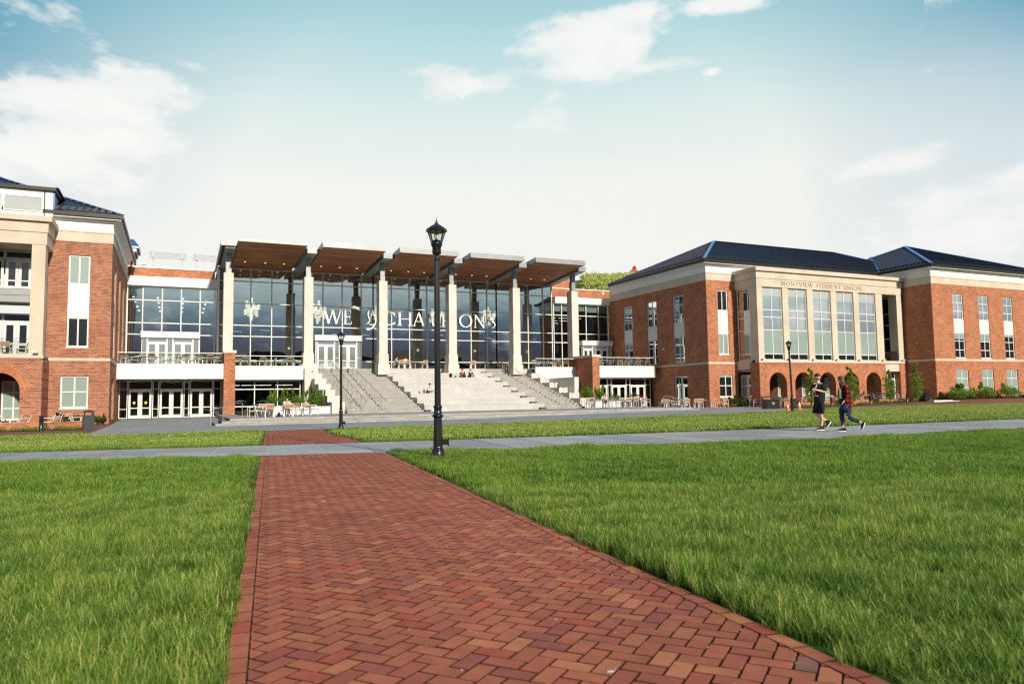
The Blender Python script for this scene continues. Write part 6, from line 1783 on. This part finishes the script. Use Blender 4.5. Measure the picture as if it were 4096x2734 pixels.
# seated people ----------------------------------------------
def seated(label,X,Y,Z,rot,top,pants,hair,mode='floor',cap=None,lean=.15,legskin=False,hood=False):
    o=place_person(label,X,Y,Z,R(rot)); sh_=.0 if mode=='floor' else .45
    n={}; l=lean
    n['pel']=((0,.0,sh_+.10),(.15,.12)); n['bel']=((0,-l*.3,sh_+.28),(.13,.11)); n['ch']=((0,-l*.8,sh_+.46),(.15,.11)); n['nk']=((0,-l*1.1,sh_+.60),.05)
    n['jaw']=((0,-l*1.3-.03,sh_+.68),.062); n['sk']=((0,-l*1.3,sh_+.76),(.085,.095))
    ed=[('pel','bel'),('bel','ch'),('ch','nk'),('nk','jaw'),('jaw','sk')]
    for s_,t in ((-1,'A'),(1,'B')):
        n['s'+t]=((s_*.18,-l*.9,sh_+.52),.052); n['e'+t]=((s_*.24,-l-.12,sh_+.30),.04); n['w'+t]=((s_*.10,-l-.30,sh_+(.20 if mode=='floor' else .33)),.027); n['p'+t]=((s_*.07,-l-.36,sh_+(.18 if mode=='floor' else .33)),.03)
        ed+=[('ch','s'+t),('s'+t,'e'+t),('e'+t,'w'+t),('w'+t,'p'+t)]
        if mode=='floor':
            n['k'+t]=((s_*.36,-.30,.13),.065); n['f'+t]=((-s_*.06,-.42,.06),.04); n['o'+t]=((-s_*.16,-.46,.05),.03)
        else:
            n['k'+t]=((s_*.13,-.45,.50),.065); n['f'+t]=((s_*.13,-.48,.09),.04); n['o'+t]=((s_*.13,-.60,.04),.032)
        n['h'+t]=((s_*.10,-.06,sh_+.08),.085)
        ed+=[('pel','h'+t),('h'+t,'k'+t),('k'+t,'f'+t),('f'+t,'o'+t)]
    skin_mesh('body',n,ed,skinm,o,sub=1)
    def grow(keys,g,nm,mat,ee):
        d={k:(n[k][0],tuple(x+g for x in n[k][1]) if hasattr(n[k][1],'__len__') else n[k][1]+g) for k in keys}
        skin_mesh(nm,d,ee,mat,o,sub=1)
    grow(['pel','bel','ch','sA','eA','wA','sB','eB','wB'],.02,'top',top,[('pel','bel'),('bel','ch'),('ch','sA'),('sA','eA'),('eA','wA'),('ch','sB'),('sB','eB'),('eB','wB')])
    kk=['pel','hA','kA','hB','kB']+([] if legskin else ['fA','fB'])
    grow(kk,.016,'trousers',pants,[('pel','hA'),('hA','kA'),('pel','hB'),('hB','kB')]+([] if legskin else [('kA','fA'),('kB','fB')]))
    for t in 'AB':
        f=Vector(n['f'+t][0]); f2=Vector(n['o'+t][0]); mb=MB(); mb.tube([f+Vector((0,.03,-.01)),f2+Vector((0,-.05,0))],[.05,.038],8); mb.build('shoe',M['whitep'] if pants is denim else M['black_soft'],o)
    c=n['sk'][0]
    hm=MB(); hm.ball((c[0],c[1]+.02,c[2]+.015),.108,8,0,(.95,1,1.0)); 
    V=[(x,y if y>c[1]-.055 or z>c[2]+.05 else c[1]-.05,z) for x,y,z in hm.v]; hm.v=V
    hm.build('hair',hair,o)
    if cap:
        mb=MB(); mb.ball((c[0],c[1]+.01,c[2]+.045),.115,8,0,(1,1,.75)); mb.box(c[0]-.07,c[0]+.07,c[1]-.2,c[1]-.07,c[2]+.03,c[2]+.05); mb.build('cap',cap,o)
    return o
seated('person in cream top and jeans sitting cross-legged on the bleacher seats',20.0,61.0,1.645,20,lightcloth,denim,darkh,lean=.2)
seated('person in red cap and dark patterned clothes sitting on the upper bleachers',25.35,66.5,3.148,-30,plain('dotted_cloth',(.045,.02,.02),.9,0,.9,60),plain('dark_trousers',(.03,.015,.015),.9),darkh,cap=M['red'],lean=.28)
seated('person in black top and jeans beside the red capped person',26.1,66.55,3.148,15,M['black_soft'],denim,darkh,lean=.1)
seated('person in white and navy jacket resting on a table left of the stairs',6.95,52.3,.14,0,lightcloth,M['black_soft'],darkh,mode='chair',lean=.3)
seated('person in white shirt and black shorts sitting at a table right of the stairs',34.75,55.9,.14,-35,lightcloth,M['black_soft'],darkh,mode='chair',lean=.22,legskin=True)
seated('person in grey shirt at the table on the stair landing',19.95,71.7,4.16,60,plain('grey_shirt',(.4,.4,.42),.9),plain('brown_trousers',(.15,.05,.03),.9),darkh,mode='chair',lean=.25)
seated('person in white shirt leaning over the table on the stair landing',20.9,71.3,4.16,150,lightcloth,plain('tan_trousers',(.3,.15,.1),.9),darkh,mode='chair',lean=.3)
# bags and bottles on the seats
def bag(x,y,z,s,label,name='backpack'):
    o=empty(name,(x,y,z),0,label,'backpack' if name=='backpack' else 'bag'); KID[o.name]=[]
    mb=MB(); mb.ball((0,0,s*.48),s*.5,10,0,(.72,.5,.98)); mb.build('body',M['black_soft'],o)
    mb=MB(); mb.ball((0,-s*.22,s*.33),s*.27,8,0,(.9,.5,.9)); mb.build('front_pocket',M['black_soft'],o)
    mb=MB(); mb.tube([(-s*.1,.02,s*.93),(-s*.08,.02,s*1.04),(s*.08,.02,s*1.04),(s*.1,.02,s*.93)],.012,5); mb.build('handle',M['dark_metal'],o)
bag(24.05,66.4,3.14,.46,'black backpack standing alone on the upper bleacher seat')
bag(19.2,61.0,1.64,.18,'small dark bag left of the cross-legged person','small_bag')
bag(6.3,50.9,.14,.30,'black bag lying on the platform under the table','small_bag')
def bottle(x,y,z,label,mat='whitep'):
    o=empty('bottle',(x,y,z),0,label,'bottle','water bottles on the bleachers'); KID[o.name]=[]
    mb=MB(); mb.lathe([(.001,0),(.04,0),(.042,.16),(.03,.20),(.02,.21)],n=10); mb.build('body',M[mat],o)
    mb=MB(); mb.lathe([(.022,.21),(.022,.245),(.001,.246)],n=8); mb.build('cap',M['metal'],o)
bottle(24.85,66.3,3.14,'white bottle left of the red capped person'); bottle(27.1,66.3,3.14,'pale bottle right of the person in black top')
mb=MB(); mb.box(-.16,.16,-.12,.12,0,.006); o=mb.build('manhole_cover',M['planter']); o.scale=(3.4,2.2,1); X,Y=pw(24.3,16.2); o.location=(X,Y,.09); tag(o,'pale concrete utility cover in the grass near the right edge','utility cover')
# little weeds and petals on the path
rnd=random.Random(2); mb=MB()
for _ in range(300):
    if rnd.random()<.7: u=rnd.choice([PU0,PU0+bord,PU1-bord])+rnd.uniform(-.012,.012)
    else: u=rnd.uniform(PU0+.1,PU1-.1)
    v=rnd.uniform(2,17); X,Y=pw(u,v); z=gz(X,Y)+.012
    for k in range(rnd.randrange(3,9)):
        a=rnd.random()*6.28; l=rnd.uniform(.008,.026); t=rnd.uniform(.7,1.4); mb.cur=(t,t,t*.7)
        mb.poly([(X,Y,z),(X+cos(a)*l+.004,Y+sin(a)*l,z+l*.7),(X+cos(a)*l,Y+sin(a)*l+.004,z+l*.75)])
o=mb.build('path_weeds',M['leaf'],color=True); tag(o,'tiny weeds growing in the joints of the brick path','weeds',None,'stuff')
mb=MB()
for _ in range(110):
    u=rnd.uniform(PU0+.1,PU1-.1); v=rnd.uniform(2,15); X,Y=pw(u,v); z=gz(X,Y)+.0235; r=rnd.uniform(.003,.009); a=rnd.random()*6
    mb.poly([(X+r*cos(a+t),Y+r*.7*sin(a+t),z+.001*(t>3)) for t in (0,1.2,2.4,3.7,5)])
for (u,v,r) in ((1.45,3.05,.017),(.62,9.2,.03),(-.1,2.95,.012)):
    X,Y=pw(u,v); mb.poly([(X+r*cos(t)*1.3,Y+r*.7*sin(t),gz(X,Y)+.026) for t in (0,1,2,3.3,4.4,5.4)])
o=mb.build('fallen_petals',M['whitep']); tag(o,'tiny pale petals scattered on the brick path','petals',None,'stuff')

# ------------------------------------------------------------------ sky, sun, camera
SUN_EL,SUN_AZ=R(25),R(7)           # sun stands behind the camera, a little to the right
Sd=Vector((sin(SUN_AZ)*cos(SUN_EL),-cos(SUN_AZ)*cos(SUN_EL),sin(SUN_EL)))
sl=bpy.data.lights.new('sun','SUN'); sl.energy=4.8; sl.angle=R(2.5); sl.color=(1,.89,.73)
so=bpy.data.objects.new('sun',sl); COL.objects.link(so); so.rotation_euler=Sd.to_track_quat('Z','Y').to_euler()
so.location=(0,-30,40)
W=bpy.data.worlds.new('World'); scene.world=W; W.use_nodes=True
nt=W.node_tree; nt.nodes.clear()
out=N(nt,'ShaderNodeOutputWorld'); bg=N(nt,'ShaderNodeBackground'); L(nt,bg.outputs[0],out.inputs[0])
sky=N(nt,'ShaderNodeTexSky',sky_type='NISHITA'); sky.sun_disc=False; sky.sun_elevation=SUN_EL; sky.sun_rotation=pi-SUN_AZ
sky.air_density=1.2; sky.dust_density=1.5; sky.ozone_density=2.0
tc=N(nt,'ShaderNodeTexCoord').outputs['Generated']
sx=N(nt,'ShaderNodeSeparateXYZ'); L(nt,tc,sx.inputs[0])
el=sx.outputs[2]
def dot(v):
    d=N(nt,'ShaderNodeVectorMath',operation='DOT_PRODUCT'); L(nt,tc,d.inputs[0]); d.inputs[1].default_value=Vector(v).normalized(); return d.outputs['Value']
# haze seen toward the buildings (north) and deeper blue toward the south
haze=ramp(nt,el,[(0,(.95,.93,.87)),(.28,(.93,.94,.89)),(.36,(.78,.89,.86)),(.46,(.47,.72,.76)),(.58,(.22,.48,.58)),(.9,(.06,.20,.36))])
south=ramp(nt,el,[(0,(.06,.08,.15)),(.06,(.025,.04,.13)),(.085,(.06,.12,.27)),(.105,(.18,.33,.46)),(.125,(.50,.65,.70)),(.150,(.82,.94,.95)),(.20,(.40,.52,.60)),(.26,(.19,.27,.36)),(.6,(.06,.12,.22))])
ns=ramp(nt,dot((sin(YAW),cos(YAW),.05)),[(.42,(0,0,0)),(.70,(1,1,1))])
base=mixc(nt,ns,south,haze)
# bluer away from the view axis: lens vignette put into the sky colour
cdir=(sin(YAW),cos(YAW),.18)
dd=dot(cdir)
edge=ramp(nt,dd,[(.77,(1,1,1)),(.93,(0,0,0))])
hi=ramp(nt,el,[(.17,(0,0,0)),(.38,(1,1,1))])
base=mixc(nt,math_(nt,'MULTIPLY',math_(nt,'MULTIPLY',edge,hi),math_(nt,'MULTIPLY',ns,.9)),base,(.01,.29,.48))
skyc=mixc(nt,1.0,sky.outputs[0],(.10,.10,.10),'MULTIPLY')
base=mixc(nt,.06,base,skyc)
# clouds
mp=N(nt,'ShaderNodeMapping'); mp.inputs['Scale'].default_value=(1,1,2.2); L(nt,tc,mp.inputs['Vector'])
nz=noise(nt,mp.outputs[0],7,8,.62); nz2=noise(nt,mp.outputs[0],2.6,6,.6)
def cam_dir(px,py):
    a=(px-512)/730.84; b_=-(py-341.5)/730.84
    P_=R(4.2665); RO=R(-.84258)
    fw=Vector((sin(YAW)*cos(P_),cos(YAW)*cos(P_),sin(P_))); rt=Vector((cos(YAW),-sin(YAW),0)); up=rt.cross(fw)
    r=rt*cos(RO)+up*sin(RO); u=-rt*sin(RO)+up*cos(RO)
    return (fw+r*a+u*b_).normalized(), fw,r,u
mask=None
for (px,py,rx,ry,st) in ((80,116,78,42,1.1),(20,100,50,20,.8),(140,92,46,26,1),(45,170,80,40,.8),(588,44,64,42,1.4),(620,14,40,12,1.1),(655,66,42,10,.7),(445,82,46,16,.95),(505,86,28,18,.8),(555,70,30,14,.9),(728,4,34,9,1),(712,72,14,5,.8),(664,20,12,18,.4),(905,158,62,20,1.2),(1000,214,95,44,1.5),(560,112,60,30,.6),(190,65,16,6,.4)):
    c,fw,r,u=cam_dir(px,py)
    # elliptical patch in direction space, its axes along the horizon and the vertical
    rt=Vector((0,0,1)).cross(c).normalized()*-1; up=c.cross(rt)*-1
    up=rt.cross(c)
    ax=math_(nt,'MULTIPLY',dot(rt),730.84/rx); ay=math_(nt,'MULTIPLY',dot(up),730.84/ry)
    d2=math_(nt,'ADD',math_(nt,'MULTIPLY',ax,ax),math_(nt,'MULTIPLY',ay,ay))
    v=math_(nt,'MULTIPLY',math_(nt,'SUBTRACT',1.15,math_(nt,'POWER',d2,.5)),st)
    v=math_(nt,'MULTIPLY',v,math_(nt,'GREATER_THAN',dot(c),.5))
    v=math_(nt,'MAXIMUM',v,-1.0)
    mask=v if mask is None else math_(nt,'MAXIMUM',mask,v)
c_,_,_,_=cam_dir(990,195)
gl_=ramp(nt,dot(c_),[(.978,(0,0,0)),(.998,(.55,.55,.55))])
base=mixc(nt,gl_,base,(.70,.79,.83))
cl=math_(nt,'ADD',mask,math_(nt,'MULTIPLY',math_(nt,'SUBTRACT',nz,.52),4.0))
cl=ramp(nt,cl,[(.12,(0,0,0)),(.62,(.85,.85,.85)),(1,(1,1,1))])
# other clouds round the rest of the sky (seen mirrored in the glass)
oc=ramp(nt,nz2,[(.56,(0,0,0)),(.72,(1,1,1))])
oc=math_(nt,'MULTIPLY',math_(nt,'MULTIPLY',oc,math_(nt,'SUBTRACT',1.0,ns)),ramp(nt,el,[(.09,(0,0,0)),(.14,(.6,.6,.6))]))
shade=ramp(nt,nz,[(.35,(.84,.86,.87)),(.62,(.98,.97,.94))])
base=mixc(nt,math_(nt,'MULTIPLY',cl,.92),base,shade)
base=mixc(nt,oc,base,(.80,.80,.80))
# faint streaky veil
L(nt,base,bg.inputs[0]); bg.inputs[1].default_value=1.0

cam=bpy.data.cameras.new('camera'); co=bpy.data.objects.new('camera',cam); COL.objects.link(co)
_,fw,r,u=cam_dir(512,341.5)
mx=Matrix(((r.x,u.x,-fw.x,0),(r.y,u.y,-fw.y,0),(r.z,u.z,-fw.z,1.25),(0,0,0,1)))
co.matrix_world=mx
cam.sensor_width=36; cam.lens=730.84/1024*36; cam.clip_start=.05; cam.clip_end=3000
cam.dof.use_dof=True; cam.dof.focus_distance=26; cam.dof.aperture_fstop=2.8
scene.camera=co
scene.render.engine='CYCLES'
scene.view_settings.view_transform='Standard'; scene.view_settings.look='None'; scene.view_settings.exposure=0; scene.view_settings.gamma=1
cy=scene.cycles
cy.use_denoising=True; cy.max_bounces=6; cy.transparent_max_bounces=12; cy.glossy_bounces=3; cy.diffuse_bounces=3; cy.transmission_bounces=4
cy.sample_clamp_indirect=3; cy.caustics_reflective=False; cy.caustics_refractive=False
try: cy.denoiser='OPENIMAGEDENOISE'; cy.denoising_prefilter='NONE'
except Exception: pass
scene.render.film_transparent=False
cy.filter_width=1.3; cy.use_adaptive_sampling=False; cy.use_light_tree=False
W.cycles.sampling_method='MANUAL'; W.cycles.sample_map_resolution=512
